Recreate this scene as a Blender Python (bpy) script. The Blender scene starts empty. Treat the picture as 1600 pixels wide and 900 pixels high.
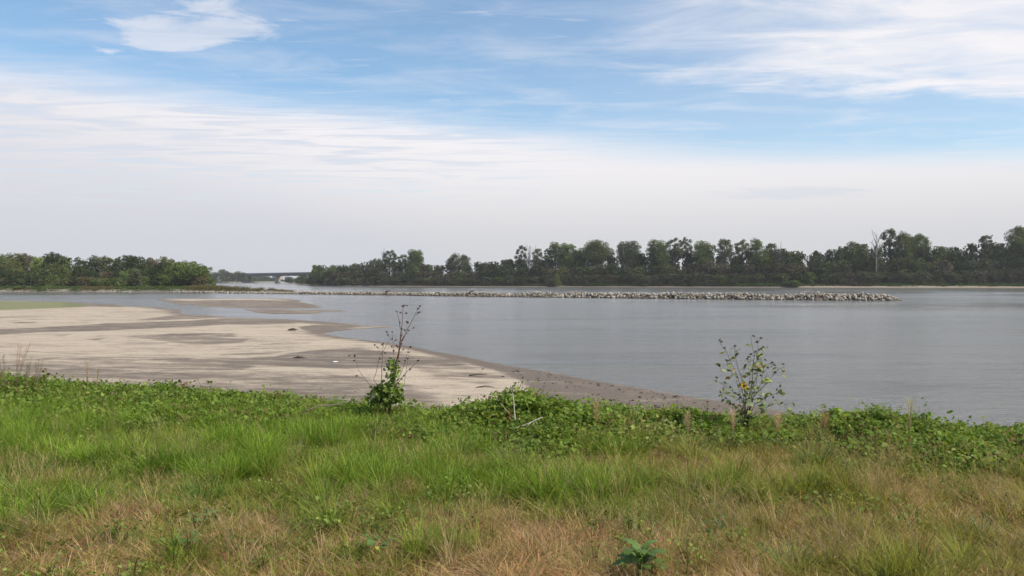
import bpy, math, random
import numpy as np
from mathutils import Vector, noise as mnoise

random.seed(7)
RNG = np.random.default_rng(7)
SC = bpy.context.scene
COL = SC.collection

# ------------------------------------------------------------------ camera
F = 1256.0                    # focal length in photograph pixels (1600 wide)
EYE = 5.5                     # metres above the river
PITCH = math.atan(13.0 / F)
cam_d = bpy.data.cameras.new('camera')
cam = bpy.data.objects.new('camera', cam_d)
COL.objects.link(cam)
cam_d.sensor_width = 36.0
cam_d.lens = 36.0 * F / 1600.0
cam_d.clip_start = 0.05
cam_d.clip_end = 30000
cam.location = (0, 0, EYE)
cam.rotation_euler = (math.pi / 2 - PITCH, 0, 0)
SC.camera = cam

# ------------------------------------------------------------------ sky + sun + exposure
SUN_EL, SUN_AZ = 50.0, 112.0    # azimuth clockwise from the view direction (+Y)
w = bpy.data.worlds.new('World')
SC.world = w
w.use_nodes = True
NT = w.node_tree
NT.nodes.clear()


class G:
    """small node-graph helper"""
    def __init__(self, nt):
        self.nt = nt

    def n(self, typ, **kw):
        nd = self.nt.nodes.new(typ)
        for k, v in kw.items():
            setattr(nd, k, v)
        return nd

    def l(self, a, b):
        self.nt.links.new(a, b)

    def put(self, sock, v):
        if hasattr(v, 'is_output'):
            self.l(v, sock)
        elif v is not None:
            sock.default_value = v

    def math(self, op, a, b=None, c=None, clamp=False):
        nd = self.n('ShaderNodeMath', operation=op, use_clamp=clamp)
        self.put(nd.inputs[0], a)
        if b is not None:
            self.put(nd.inputs[1], b)
        if c is not None:
            self.put(nd.inputs[2], c)
        return nd.outputs[0]

    def smooth(self, x, lo, hi, a=0.0, b=1.0):
        nd = self.n('ShaderNodeMapRange', interpolation_type='SMOOTHSTEP')
        self.put(nd.inputs[0], x)
        for i, v in enumerate((lo, hi, a, b)):
            self.put(nd.inputs[i + 1], v)
        return nd.outputs[0]

    def comb(self, x, y, z=0.0):
        nd = self.n('ShaderNodeCombineXYZ')
        self.put(nd.inputs[0], x); self.put(nd.inputs[1], y); self.put(nd.inputs[2], z)
        return nd.outputs[0]

    def noise(self, vec, scale, detail=4.0, rough=0.55, dist=0.0):
        nd = self.n('ShaderNodeTexNoise')
        self.put(nd.inputs['Vector'], vec)
        nd.inputs['Scale'].default_value = scale
        nd.inputs['Detail'].default_value = detail
        nd.inputs['Roughness'].default_value = rough
        nd.inputs['Distortion'].default_value = dist
        return nd.outputs[0]

    def ramp(self, x, stops):
        nd = self.n('ShaderNodeValToRGB')
        self.put(nd.inputs[0], x)
        el = nd.color_ramp.elements
        while len(el) < len(stops):
            el.new(0.5)
        for e, (p, c) in zip(el, stops):
            e.position = p
            e.color = tuple(c) + (1.0,) if len(c) == 3 else c
        return nd.outputs[0]

    def mix(self, f, a, b, mode='MIX'):
        nd = self.n('ShaderNodeMix', data_type='RGBA', blend_type=mode)
        self.put(nd.inputs[0], f)
        for s, v in ((nd.inputs[6], a), (nd.inputs[7], b)):
            if isinstance(v, tuple) and len(v) == 3:
                v = v + (1.0,)
            self.put(s, v)
        return nd.outputs[2]

    def scale(self, vec, s):
        nd = self.n('ShaderNodeMapping')
        self.put(nd.inputs['Vector'], vec)
        nd.inputs['Scale'].default_value = s
        return nd.outputs[0]


g = G(NT)
out = g.n('ShaderNodeOutputWorld')
tc = g.n('ShaderNodeTexCoord')
sep = g.n('ShaderNodeSeparateXYZ'); g.l(tc.outputs['Generated'], sep.inputs[0])
sx, sy, sz = sep.outputs
zc = g.math('MAXIMUM', sz, 0.012)
U = g.math('DIVIDE', sx, zc)
V = g.math('DIVIDE', sy, zc)
sky = g.n('ShaderNodeTexSky', sky_type='NISHITA')
sky.sun_disc = False
sky.sun_elevation = math.radians(SUN_EL)
sky.sun_rotation = math.radians(SUN_AZ)
sky.altitude = 250
sky.air_density = 1.0
sky.dust_density = 1.0
sky.ozone_density = 1.6
skc = g.mix(1.0, sky.outputs[0], (.90, 1.0, 1.0), 'MULTIPLY')
bg = g.n('ShaderNodeBackground'); g.l(skc, bg.inputs[0]); bg.inputs[1].default_value = 0.138
cl = g.comb(U, V)
n_big = g.noise(g.scale(cl, (0.35, 0.8, 1)), 1.0, 5, 0.55, 0.6)
n_fine = g.noise(g.scale(cl, (0.8, 2.3, 1)), 1.5, 7, 0.58, 0.9)
n_wisp = g.noise(g.scale(cl, (0.5, 2.2, 1)), 2.3, 8, 0.68, 1.4)
rotm = g.n('ShaderNodeMapping'); g.l(cl, rotm.inputs['Vector']); rotm.inputs['Rotation'].default_value = (0, 0, math.radians(28)); rotm.inputs['Scale'].default_value = (1.0, 1.8, 1)
n_cir = g.noise(rotm.outputs[0], 1.5, 8, 0.62, 0.5)
uc = g.n('ShaderNodeClamp'); g.l(U, uc.inputs[0]); uc.inputs[1].default_value = -4; uc.inputs[2].default_value = 4
uc = uc.outputs[0]
edge = g.math('ADD', g.math('MULTIPLY', g.math('MULTIPLY', uc, uc), -0.075), g.math('MULTIPLY_ADD', uc, 0.412, 5.30))
d = g.math('SUBTRACT', V, edge)
d = g.math('ADD', d, g.math('MULTIPLY', g.math('SUBTRACT', n_big, 0.5), 1.1))
d = g.math('ADD', d, g.math('MULTIPLY', g.math('SUBTRACT', n_wisp, 0.5), 0.9))
sheet = g.smooth(d, -0.8, g.smooth(U, -1.0, 2.0, 0.9, 1.9))
# cirrus field to the upper right
c1 = g.smooth(g.math('ADD', g.math('SUBTRACT', g.math('MULTIPLY_ADD', U, 0.16, 4.02), V), g.math('MULTIPLY', g.math('SUBTRACT', n_cir, 0.5), 1.5)), -0.40, 0.50)
c2 = g.smooth(g.math('ADD', U, g.math('MULTIPLY', g.math('SUBTRACT', n_cir, 0.5), 1.6)), -0.2, 1.7)
c3 = g.smooth(n_cir, 0.30, 0.68)
c3 = g.math('MULTIPLY_ADD', c3, 0.38, g.math('MULTIPLY_ADD', n_big, 0.7, 0.28))
cirrus = g.math('MULTIPLY', g.math('MULTIPLY', c1, c2), c3, clamp=True)
# small separate cloud upper left
du = g.math('DIVIDE', g.math('ADD', U, 1.30), 0.46)
dv = g.math('DIVIDE', g.math('SUBTRACT', V, g.math('MULTIPLY_ADD', U, -0.45, 2.68)), 0.25)
rr = g.math('ADD', g.math('MULTIPLY', du, du), g.math('MULTIPLY', dv, dv))
n_pf = g.noise(cl, 3.2, 7, 0.62, 0.6)
rr = g.math('ADD', rr, g.math('MULTIPLY', g.math('SUBTRACT', n_pf, 0.5), 5.5))
puff = g.math('MULTIPLY', g.smooth(rr, 1.25, 0.0), 0.62)
# thin streaks anywhere
stk = g.math('MULTIPLY', g.smooth(n_wisp, 0.52, 0.80), 0.42)
veil = g.math('MULTIPLY_ADD', g.smooth(n_cir, 0.40, 0.75), 0.30, g.math('MULTIPLY', g.smooth(U, -1.0, 1.5), 0.14))
cov = g.math('MAXIMUM', g.math('MAXIMUM', sheet, cirrus), g.math('MAXIMUM', puff, g.math('MAXIMUM', stk, veil)))
# breaks inside the sheet
hole = g.math('MAXIMUM', g.smooth(n_fine, 0.36, 0.50, 0.80, 1.0), g.smooth(U, -1.2, 0.6))
holz = g.smooth(V, 7.5, 11.0, 0.0, 1.0)
cov = g.math('MULTIPLY', cov, g.math('MAXIMUM', hole, holz), clamp=True)
ccol = g.ramp(sz, [(0.0, (.555, .56, .58)), (0.05, (.59, .593, .615)), (0.13, (.76, .745, .765)), (0.20, (.82, .80, .825)), (0.5, (.72, .73, .76)), (1.0, (.66, .68, .73))])
lefty = g.math('MULTIPLY', g.smooth(U, -0.5, -4.5), g.smooth(sz, 0.5, 0.2))
ccol = g.mix(g.math('MULTIPLY', lefty, 0.55), ccol, (.55, .565, .63))
ccol = g.mix(g.math('MULTIPLY', g.math('MULTIPLY', g.smooth(n_fine, 0.60, 0.40, 0.0, 0.5), g.smooth(sz, .10, .15)), g.smooth(U, 1.0, -1.5, 0.12, 1.0)), ccol, (.58, .60, .68))
gu = g.math('DIVIDE', g.math('SUBTRACT', U, 3.2), 1.0)
gv = g.math('DIVIDE', g.math('SUBTRACT', V, 9.3), 0.8)
gr = g.math('ADD', g.math('MULTIPLY_ADD', gu, gu, g.math('MULTIPLY', gv, gv)), g.math('MULTIPLY', g.math('SUBTRACT', n_cir, 0.5), 3.5))
ccol = g.mix(g.math('MULTIPLY', g.smooth(gr, 1.0, 0.2), 0.6), ccol, (.60, .625, .69))
cb = g.n('ShaderNodeBackground'); g.l(ccol, cb.inputs[0]); cb.inputs[1].default_value = 0.96
mx = g.n('ShaderNodeMixShader'); g.l(cov, mx.inputs[0]); g.l(bg.outputs[0], mx.inputs[1]); g.l(cb.outputs[0], mx.inputs[2])
g.l(mx.outputs[0], out.inputs[0])

sun_d = bpy.data.lights.new('sun', 'SUN')
sun = bpy.data.objects.new('sun', sun_d)
COL.objects.link(sun)
sun_d.energy = 4.2
sun_d.angle = math.radians(0.6)
sun_d.color = (1.0, 0.93, 0.82)
az, el = math.radians(SUN_AZ), math.radians(SUN_EL)
to_sun = Vector((math.sin(az) * math.cos(el), math.cos(az) * math.cos(el), math.sin(el)))
sun.rotation_euler = to_sun.to_track_quat('Z', 'Y').to_euler()
sun.location = (0, 0, 60)

SC.view_settings.view_transform = 'Standard'
SC.view_settings.look = 'None'
SC.view_settings.exposure = 0.28
SC.view_settings.gamma = 1.0
SC.cycles.use_denoising = True
SC.cycles.max_bounces = 6
SC.cycles.transparent_max_bounces = 8
SC.cycles.volume_bounces = 0

# ------------------------------------------------------------------ projection helpers
SP, CP = math.sin(PITCH), math.cos(PITCH)


def ray(px, py):
    cx = (np.asarray(px, float) - 800.0) / F
    cz = -(np.asarray(py, float) - 450.0) / F
    return cx, CP + cz * SP, -SP + cz * CP


def at_z(px, py, z=0.0):
    x, y, dz = ray(px, py)
    t = (z - EYE) / dz
    return x * t, y * t


def at_y(px, py, Y):
    x, y, dz = ray(px, py)
    t = Y / y
    return Vector((float(x * t), float(Y), float(EYE + dz * t)))


def proj(x, y, z):
    z = z - EYE
    dep = y * CP - z * SP
    up = y * SP + z * CP
    dep = np.maximum(dep, 0.01)
    return 800 + F * x / dep, 450 - F * up / dep


def sstep(a, b, x):
    t = np.clip((x - a) / (b - a), 0, 1)
    return t * t * (3 - 2 * t)


def vnoise(x, y, seed=0):
    """smooth value noise, numpy, about 0..1"""
    x = np.asarray(x, float); y = np.asarray(y, float)
    xi = np.floor(x).astype(np.int64); yi = np.floor(y).astype(np.int64)
    fx = x - xi; fy = y - yi
    fx = fx * fx * (3 - 2 * fx); fy = fy * fy * (3 - 2 * fy)

    def h(a, b):
        v = np.sin(a * 127.1 + b * 311.7 + seed * 74.7) * 43758.5453
        return v - np.floor(v)
    return (h(xi, yi) * (1 - fx) + h(xi + 1, yi) * fx) * (1 - fy) + (h(xi, yi + 1) * (1 - fx) + h(xi + 1, yi + 1) * fx) * fy


def fbm(x, y, seed=0, oct=4):
    s = 0; a = 0.5; t = 0
    for k in range(oct):
        s = s + a * vnoise(x * 2 ** k, y * 2 ** k, seed + k * 13); t += a; a *= 0.5
    return s / t


def poly_sd(x, y, poly):
    """signed distance (+ inside)"""
    P_ = np.asarray(poly, float)
    Q = np.roll(P_, -1, axis=0)
    d2 = np.full(x.shape, 1e18)
    ins = np.zeros(x.shape, bool)
    for (ax, ay), (bx, by) in zip(P_, Q):
        ex, ey = bx - ax, by - ay
        wx, wy = x - ax, y - ay
        t = np.clip((wx * ex + wy * ey) / (ex * ex + ey * ey + 1e-12), 0, 1)
        dx, dy = wx - t * ex, wy - t * ey
        d2 = np.minimum(d2, dx * dx + dy * dy)
        c = (ay > y) != (by > y)
        with np.errstate(divide='ignore', invalid='ignore'):
            xi = ex * (y - ay) / (ey if ey != 0 else 1e-12) + ax
        ins ^= c & (x < xi)
    d = np.sqrt(d2)
    return np.where(ins, d, -d)


# ------------------------------------------------------------------ mesh helpers
def mesh_np(name, V_, Fc, mat=None, cols=None, smooth=False, attrs=None):
    """Fc: list of (k-sided face index arrays)"""
    me = bpy.data.meshes.new(name)
    V_ = np.asarray(V_, np.float32)
    me.vertices.add(len(V_))
    me.vertices.foreach_set('co', V_.ravel())
    Fc = [np.asarray(f, np.int32) for f in (Fc if isinstance(Fc, list) else [Fc]) if len(f)]
    if Fc:
        loops = np.concatenate([f.ravel() for f in Fc])
        sizes = np.concatenate([np.full(len(f), f.shape[1], np.int32) for f in Fc])
        starts = np.concatenate([[0], np.cumsum(sizes)[:-1]]).astype(np.int32)
        me.loops.add(len(loops)); me.loops.foreach_set('vertex_index', loops)
        me.polygons.add(len(sizes)); me.polygons.foreach_set('loop_start', starts)
        if smooth:
            me.polygons.foreach_set('use_smooth', np.ones(len(sizes), bool))
    if cols is not None:
        a = me.attributes.new('tint', 'FLOAT_COLOR', 'POINT')
        c4 = np.ones((len(V_), 4), np.float32); c4[:, :3] = cols
        a.data.foreach_set('color', c4.ravel())
    for k, v in (attrs or {}).items():
        a = me.attributes.new(k, 'FLOAT', 'POINT'); a.data.foreach_set('value', np.asarray(v, np.float32))
    me.update(calc_edges=True)
    if mat:
        me.materials.append(mat)
    return me


def link(name, me, parent=None, loc=None, rot=None, scale=None):
    o = bpy.data.objects.new(name, me)
    COL.objects.link(o)
    if parent is not None:
        o.parent = parent
    if loc is not None:
        o.location = loc
    if rot is not None:
        o.rotation_euler = rot
    if scale is not None:
        o.scale = scale if hasattr(scale, '__len__') else (scale,) * 3
    return o


def tag(o, label=None, cat=None, group=None, kind=None):
    if label: o['label'] = label
    if cat: o['category'] = cat
    if group: o['group'] = group
    if kind: o['kind'] = kind
    return o


def thing(name, label, cat, loc, rotz=0.0, group=None):
    o = link(name, None, None, loc, (0, 0, rotz))
    return tag(o, label, cat, group)


class MB:
    """collects pieces into one mesh"""
    def __init__(self):
        self.v = []; self.f3 = []; self.f4 = []; self.c = []; self.n = 0

    def add(self, v, f3=None, f4=None, col=(1, 1, 1)):
        v = np.asarray(v, float).reshape(-1, 3)
        if f3 is not None and len(f3): self.f3.append(np.asarray(f3, int).reshape(-1, 3) + self.n)
        if f4 is not None and len(f4): self.f4.append(np.asarray(f4, int).reshape(-1, 4) + self.n)
        c = np.asarray(col, float)
        if c.ndim == 1: c = np.tile(c, (len(v), 1))
        self.v.append(v); self.c.append(c); self.n += len(v)

    def tube(self, pts, rad, sides=5, col=(1, 1, 1)):
        pts = [Vector(p) for p in pts]
        k = len(pts)
        rs = rad if hasattr(rad, '__len__') else [rad] * k
        vs = []
        for i, p in enumerate(pts):
            t = (pts[min(i + 1, k - 1)] - pts[max(i - 1, 0)])
            if t.length < 1e-9: t = Vector((0, 0, 1))
            t.normalize()
            a = t.orthogonal().normalized() if i == 0 else (a - t * a.dot(t)).normalized()
            b = t.cross(a)
            for j in range(sides):
                th = 2 * math.pi * j / sides
                vs.append(p + (a * math.cos(th) + b * math.sin(th)) * rs[i])
        f4 = []
        for i in range(k - 1):
            for j in range(sides):
                f4.append((i * sides + j, i * sides + (j + 1) % sides, (i + 1) * sides + (j + 1) % sides, (i + 1) * sides + j))
        f3 = [(0, (j + 1) % sides, j) for j in range(1, sides - 1)]
        e = (k - 1) * sides
        f3 += [(e, e + j, e + (j + 1) % sides) for j in range(1, sides - 1)]
        self.add([tuple(v) for v in vs], f3, f4, col)

    def box(self, c, s, rot=0.0, col=(1, 1, 1)):
        x, y, z = [q / 2 for q in s]
        v = np.array([(-x, -y, -z), (x, -y, -z), (x, y, -z), (-x, y, -z), (-x, -y, z), (x, -y, z), (x, y, z), (-x, y, z)])
        cr, sr = math.cos(rot), math.sin(rot)
        v = v @ np.array([[cr, sr, 0], [-sr, cr, 0], [0, 0, 1]]) + np.array(c)
        self.add(v, None, [(0, 3, 2, 1), (4, 5, 6, 7), (0, 1, 5, 4), (1, 2, 6, 5), (2, 3, 7, 6), (3, 0, 4, 7)], col)

    def mesh(self, name, mat, smooth=False):
        fs = []
        if self.f4: fs.append(np.concatenate(self.f4))
        if self.f3: fs.append(np.concatenate(self.f3))
        return mesh_np(name, np.concatenate(self.v), fs, mat, np.concatenate(self.c), smooth)


def bez(p0, p1, p2, n=6):
    p0, p1, p2 = Vector(p0), Vector(p1), Vector(p2)
    return [p0 * (1 - t) ** 2 + p1 * 2 * t * (1 - t) + p2 * t * t for t in [i / (n - 1) for i in range(n)]]


# ------------------------------------------------------------------ materials
def new_mat(name):
    m = bpy.data.materials.new(name)
    m.use_nodes = True
    m.node_tree.nodes.clear()
    gg = G(m.node_tree)
    o = gg.n('ShaderNodeOutputMaterial')
    return m, gg, o


def pos(gg):
    return gg.n('ShaderNodeNewGeometry').outputs['Position']


def leaf_mat(name, src, transl=0.35, rough=0.6, spec=0.25):
    """foliage: tint attribute x instance tint or object colour, partly translucent"""
    m, gg, o = new_mat(name)
    at = gg.n('ShaderNodeAttribute', attribute_name='tint', attribute_type='GEOMETRY')
    if src == 'INST':
        b = gg.n('ShaderNodeAttribute', attribute_name='itint', attribute_type='INSTANCER').outputs['Color']
    elif src == 'OBJ':
        b = gg.n('ShaderNodeObjectInfo').outputs['Color']
    else:
        b = (1, 1, 1, 1)
    c = gg.mix(1.0, at.outputs['Color'], b, 'MULTIPLY')
    p = gg.n('ShaderNodeBsdfPrincipled')
    gg.l(c, p.inputs['Base Color']); p.inputs['Roughness'].default_value = rough
    p.inputs['Specular IOR Level'].default_value = spec
    t = gg.n('ShaderNodeBsdfTranslucent')
    tcol = gg.mix(1.0, c, (1.15, 1.1, 0.7), 'MULTIPLY'); gg.l(tcol, t.inputs[0])
    mxs = gg.n('ShaderNodeMixShader'); mxs.inputs[0].default_value = transl
    gg.l(p.outputs[0], mxs.inputs[1]); gg.l(t.outputs[0], mxs.inputs[2]); gg.l(mxs.outputs[0], o.inputs[0])
    return m


def simple_mat(name, col, rough=0.8, nscale=3.0, amt=0.3, bump=0.0, tint=False, spec=0.3):
    m, gg, o = new_mat(name)
    p_ = gg.n('ShaderNodeTexCoord').outputs['Object']
    n = gg.noise(p_, nscale, 6, 0.6)
    dark = tuple(c * (1 - amt) for c in col); light = tuple(min(1, c * (1 + amt)) for c in col)
    c = gg.mix(gg.smooth(n, 0.3, 0.7), dark, light)
    if tint:
        at = gg.n('ShaderNodeAttribute', attribute_name='tint', attribute_type='GEOMETRY')
        c = gg.mix(1.0, c, at.outputs['Color'], 'MULTIPLY')
    p = gg.n('ShaderNodeBsdfPrincipled')
    gg.l(c, p.inputs['Base Color']); p.inputs['Roughness'].default_value = rough
    p.inputs['Specular IOR Level'].default_value = spec
    if bump:
        b = gg.n('ShaderNodeBump'); b.inputs['Strength'].default_value = bump; b.inputs['Distance'].default_value = 0.05
        gg.l(n, b.inputs['Height']); gg.l(b.outputs[0], p.inputs['Normal'])
    gg.l(p.outputs[0], o.inputs[0])
    return m


M_GRASS = leaf_mat('grass_blades', 'INST', 0.42, 0.6, 0.15)
M_TREE = leaf_mat('tree_foliage', 'OBJ', 0.25, 0.7, 0.15)
M_LEAF = leaf_mat('plant_leaf', 'NONE', 0.35, 0.5, 0.35)
M_BARK = simple_mat('tree_bark', (.11, .095, .08), 0.9, 1.2, 0.35)
M_DEAD = simple_mat('bleached_dead_wood', (.20, .185, .17), 0.85, 2.0, 0.3)
M_STEM = simple_mat('plant_stem', (1, 1, 1), 0.7, 30.0, 0.2, tint=True)

# water -------------------------------------------------------------
m, gg, o = new_mat('muddy_river_water')
M_WATER = m
P_ = pos(gg)
w1 = gg.noise(gg.scale(P_, (1.0, 1.4, 1)), 2.6, 4, 0.6, 0.3)
w2 = gg.noise(gg.scale(P_, (0.55, 0.9, 1)), 1.0, 5, 0.62, 0.8)
w3 = gg.noise(gg.scale(P_, (0.06, 0.22, 1)), 1.0, 5, 0.55, 1.2)
calm = gg.smooth(gg.noise(gg.scale(P_, (0.012, 0.045, 1)), 1.0, 4, 0.55, 0.8), 0.36, 0.64)
swirl = gg.smooth(gg.noise(gg.scale(P_, (0.035, 0.14, 1)), 1.0, 6, 0.62, 1.0), 0.5, 0.72)
sp_ = gg.n('ShaderNodeSeparateXYZ'); gg.l(P_, sp_.inputs[0])
# broken water where the current runs round the end of the rock dike
rx = gg.math('DIVIDE', gg.math('SUBTRACT', sp_.outputs[0], 100.0), 70.0)
ry = gg.math('DIVIDE', gg.math('SUBTRACT', sp_.outputs[1], 178.0), 42.0)
rz = gg.math('ADD', gg.math('MULTIPLY', rx, rx), gg.math('MULTIPLY', ry, ry))
rough_zone = gg.smooth(rz, 1.3, 0.15)
hgt = gg.math('MULTIPLY_ADD', w1, gg.math('MULTIPLY_ADD', calm, 1.6, 0.5), gg.math('MULTIPLY', w2, gg.math('MULTIPLY_ADD', calm, 2.2, 1.0)))
hgt = gg.math('ADD', hgt, gg.math('MULTIPLY', w3, gg.math('MULTIPLY_ADD', rough_zone, 36.0, 1.0)))
bp = gg.n('ShaderNodeBump'); bp.inputs['Strength'].default_value = 1.0; bp.inputs['Distance'].default_value = 0.085
gg.l(gg.math('MULTIPLY', hgt, gg.smooth(sp_.outputs[1], 230.0, 330.0, 1.0, 0.30)), bp.inputs['Height'])
p = gg.n('ShaderNodeBsdfPrincipled')
wc = gg.mix(swirl, (.160, .152, .138), (.115, .110, .102))
wc = gg.mix(gg.math('MULTIPLY', rough_zone, gg.smooth(w3, .5, .62)), wc, (.07, .066, .06))
gg.l(wc, p.inputs['Base Color'])
p.inputs['IOR'].default_value = 1.33
gg.l(gg.math('MULTIPLY_ADD', calm, 0.10, 0.10), p.inputs['Roughness'])
gg.l(bp.outputs[0], p.inputs['Normal'])
gg.l(p.outputs[0], o.inputs[0])

# sand --------------------------------------------------------------
m, gg, o = new_mat('river_sand')
M_SAND = m
P_ = pos(gg)
damp = gg.n('ShaderNodeAttribute', attribute_name='damp').outputs['Fac']
algae = gg.n('ShaderNodeAttribute', attribute_name='algae').outputs['Fac']
nb = gg.noise(gg.scale(P_, (0.22, 0.5, 1)), 1.0, 7, 0.62, 1.2)
nf = gg.noise(gg.scale(P_, (0.9, 2.2, 1)), 1.0, 8, 0.7, 0.4)
ng = gg.noise(P_, 6.0, 6, 0.7)
ns = gg.noise(gg.scale(P_, (0.10, 0.34, 1)), 1.0, 9, 0.68, 1.6)
dd = gg.math('ADD', gg.math('MULTIPLY_ADD', damp, 0.84, 0.06), gg.math('MULTIPLY', gg.math('SUBTRACT', nb, 0.5), 1.5))
dd = gg.math('ADD', dd, gg.math('MULTIPLY', gg.math('SUBTRACT', ns, 0.5), 2.6))
dd = gg.math('ADD', dd, gg.math('MULTIPLY', gg.math('SUBTRACT', nf, 0.5), 1.7))
c = gg.ramp(dd, [(0.0, (.44, .365, .28)), (0.25, (.37, .303, .23)), (0.5, (.275, .228, .178)), (0.78, (.195, .157, .122)), (1.0, (.150, .120, .095))])
c = gg.mix(gg.smooth(ng, 0.4, 0.65, 0, 0.55), c, gg.mix(1.0, c, (.66, .64, .62), 'MULTIPLY'))
c = gg.mix(gg.math('MULTIPLY', algae, 0.85), c, gg.mix(nf, (.10, .125, .045), (.19, .19, .085)))
p = gg.n('ShaderNodeBsdfPrincipled')
gg.l(c, p.inputs['Base Color'])
gg.l(gg.smooth(dd, 0.5, 1.0, 0.95, 0.8), p.inputs['Roughness'])
p.inputs['Specular IOR Level'].default_value = 0.25
bp = gg.n('ShaderNodeBump'); bp.inputs['Strength'].default_value = 0.6; bp.inputs['Distance'].default_value = 0.06
gg.l(gg.math('ADD', ng, gg.math('MULTIPLY', nf, 2.0)), bp.inputs['Height']); gg.l(bp.outputs[0], p.inputs['Normal'])
gg.l(p.outputs[0], o.inputs[0])

# soil under the grass ----------------------------------------------
m, gg, o = new_mat('grassy_soil')
M_SOIL = m
P_ = pos(gg)
n1 = gg.noise(P_, 1.3, 6, 0.6); n2 = gg.noise(P_, 14.0, 6, 0.7)
c = gg.mix(gg.smooth(n1, 0.35, 0.65), (.11, .095, .045), (.17, .11, .075))
c = gg.mix(gg.smooth(n2, 0.4, 0.65), c, (.24, .17, .11))
p = gg.n('ShaderNodeBsdfPrincipled'); gg.l(c, p.inputs['Base Color']); p.inputs['Roughness'].default_value = 0.95
bp = gg.n('ShaderNodeBump'); bp.inputs['Distance'].default_value = 0.03; gg.l(n2, bp.inputs['Height']); gg.l(bp.outputs[0], p.inputs['Normal'])
gg.l(p.outputs[0], o.inputs[0])


def bank_mat(name, sand, mud, grass, beach=False):
    m, gg, o = new_mat(name)
    P_ = pos(gg)
    s_ = gg.n('ShaderNodeSeparateXYZ'); gg.l(P_, s_.inputs[0])
    n1 = gg.noise(gg.scale(P_, (0.03, 0.03, 0.3)), 1.0, 5, 0.6); n2 = gg.noise(P_, 0.7, 6, 0.65)
    z = gg.math('ADD', s_.outputs[2], gg.math('MULTIPLY', gg.math('SUBTRACT', n2, .5), .7))
    f_ = gg.smooth(n1, .4, .6)
    if beach:      # only the right-hand stretch has a beach
        f_ = gg.math('MAXIMUM', gg.smooth(s_.outputs[0], 150.0, 215.0), gg.math('MULTIPLY', f_, .35))
    c = gg.mix(f_, mud, sand)
    c = gg.mix(gg.smooth(z, 0.05, 0.4), tuple(q * .6 for q in mud), c)
    c = gg.mix(gg.smooth(z, 1.2, 1.9), c, gg.mix(n2, grass, tuple(q * 1.6 for q in grass)))
    p = gg.n('ShaderNodeBsdfPrincipled'); gg.l(c, p.inputs['Base Color']); p.inputs['Roughness'].default_value = 0.95
    gg.l(p.outputs[0], o.inputs[0])
    return m


M_RBANK = bank_mat('right_bank_earth', (.27, .22, .17), (.13, .105, .085), (.05, .075, .025), True)
M_LBANK = bank_mat('left_bank_earth', (.24, .21, .165), (.14, .125, .10), (.07, .085, .03))
M_STONE = simple_mat('limestone_riprap', (.35, .305, .25), 0.9, 1.3, 0.35, tint=True)

# ------------------------------------------------------------------ setting: water
WATER = link('river_water', mesh_np('river_water', [(-4300, -200, 0), (4300, -200, 0), (4300, 5800, 0), (-4300, 5800, 0)], np.array([[0, 1, 2, 3]]), M_WATER))
tag(WATER, kind='structure')

# ------------------------------------------------------------------ setting: sandbar
SHORE = [(-400, 466), (0, 470), (60, 470.5), (100, 472), (180, 475.5), (200, 478.5), (240, 480), (278, 484), (283, 488), (287, 491), (320, 492.5), (350, 496),
         (400, 497.5), (440, 498.5), (480, 501), (520, 503.5), (560, 508), (574, 510.5), (560, 512), (530, 514), (506, 517), (502, 520), (520, 525), (548, 529.5), (600, 535),
         (643, 541.5), (680, 549), (720, 556), (757, 565), (796, 572), (850, 581), (926, 595), (1000, 607.5), (1053, 616.5), (1144, 630), (1200, 640), (1300, 655), (1500, 685),
         (1900, 740), (2300, 900), (-1500, 900), (-1500, 466)]
SPIT = [(498, 519), (520, 514), (560, 510.5), (600, 509.5), (615, 511), (590, 512.6), (550, 514.5), (520, 518.5), (505, 521)]
BAR_A = [(243, 468), (262, 466.8), (300, 466.8), (350, 467), (400, 466.2), (440, 467), (470, 469), (466, 471), (482, 474.5), (506, 480), (495, 481.5), (450, 482), (400, 482), (350, 481), (320, 479), (300, 476.5), (285, 477), (262, 472)]
BAR_B = [(380, 484), (430, 483), (470, 484.2), (530, 484.8), (547, 486.6), (505, 487.5), (498, 490.3), (470, 491), (430, 491), (402, 489)]


def wpoly(pl):
    a = np.array(pl, float)
    x, y = at_z(a[:, 0], a[:, 1], 0.0)
    return np.stack([x, y], 1)


cols_ = np.concatenate([np.arange(-700, 0, 14), np.arange(0, 760, 4), np.arange(760, 1500, 9)])
rows_ = np.concatenate([np.arange(460, 530, 0.6), np.arange(530, 600, 1.0), np.arange(600, 700, 2.5), np.arange(700, 900, 12)])
PX, PY = np.meshgrid(cols_, rows_)
gx, gy = at_z(PX, PY, 0.0)
keep = None
sd = poly_sd(gx, gy, wpoly(SHORE))
sd2 = np.maximum(np.maximum(poly_sd(gx, gy, wpoly(BAR_A)), poly_sd(gx, gy, wpoly(BAR_B))), poly_sd(gx, gy, wpoly(SPIT)))
n_sh = (fbm(gx * 0.10, gy * 0.10, 3) - 0.5)
sdn = np.maximum(sd + n_sh * np.clip(gy * 0.012, 0.2, 2.5), sd2 + n_sh * 1.0)
relief = (fbm(gx * 0.06, gy * 0.16, 9) - 0.45) * 0.10 + (fbm(gx * 0.6, gy * 1.3, 5) - 0.5) * 0.03
gz = np.where(sdn > 0, np.minimum(0.012 * sdn + 0.015, 0.13) + relief * np.clip(sdn / 6, 0, 1), np.maximum(0.05 * sdn, -0.6))
gz = np.where(sdn > 0, np.maximum(gz, 0.012), gz)
qx, qy = proj(gx, gy, gz)
warp = (fbm(gx * 0.03, gy * 0.08, 21) - 0.5)
qyw = qy + warp * np.clip((qy - 470) * 0.07, 1, 6)


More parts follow.
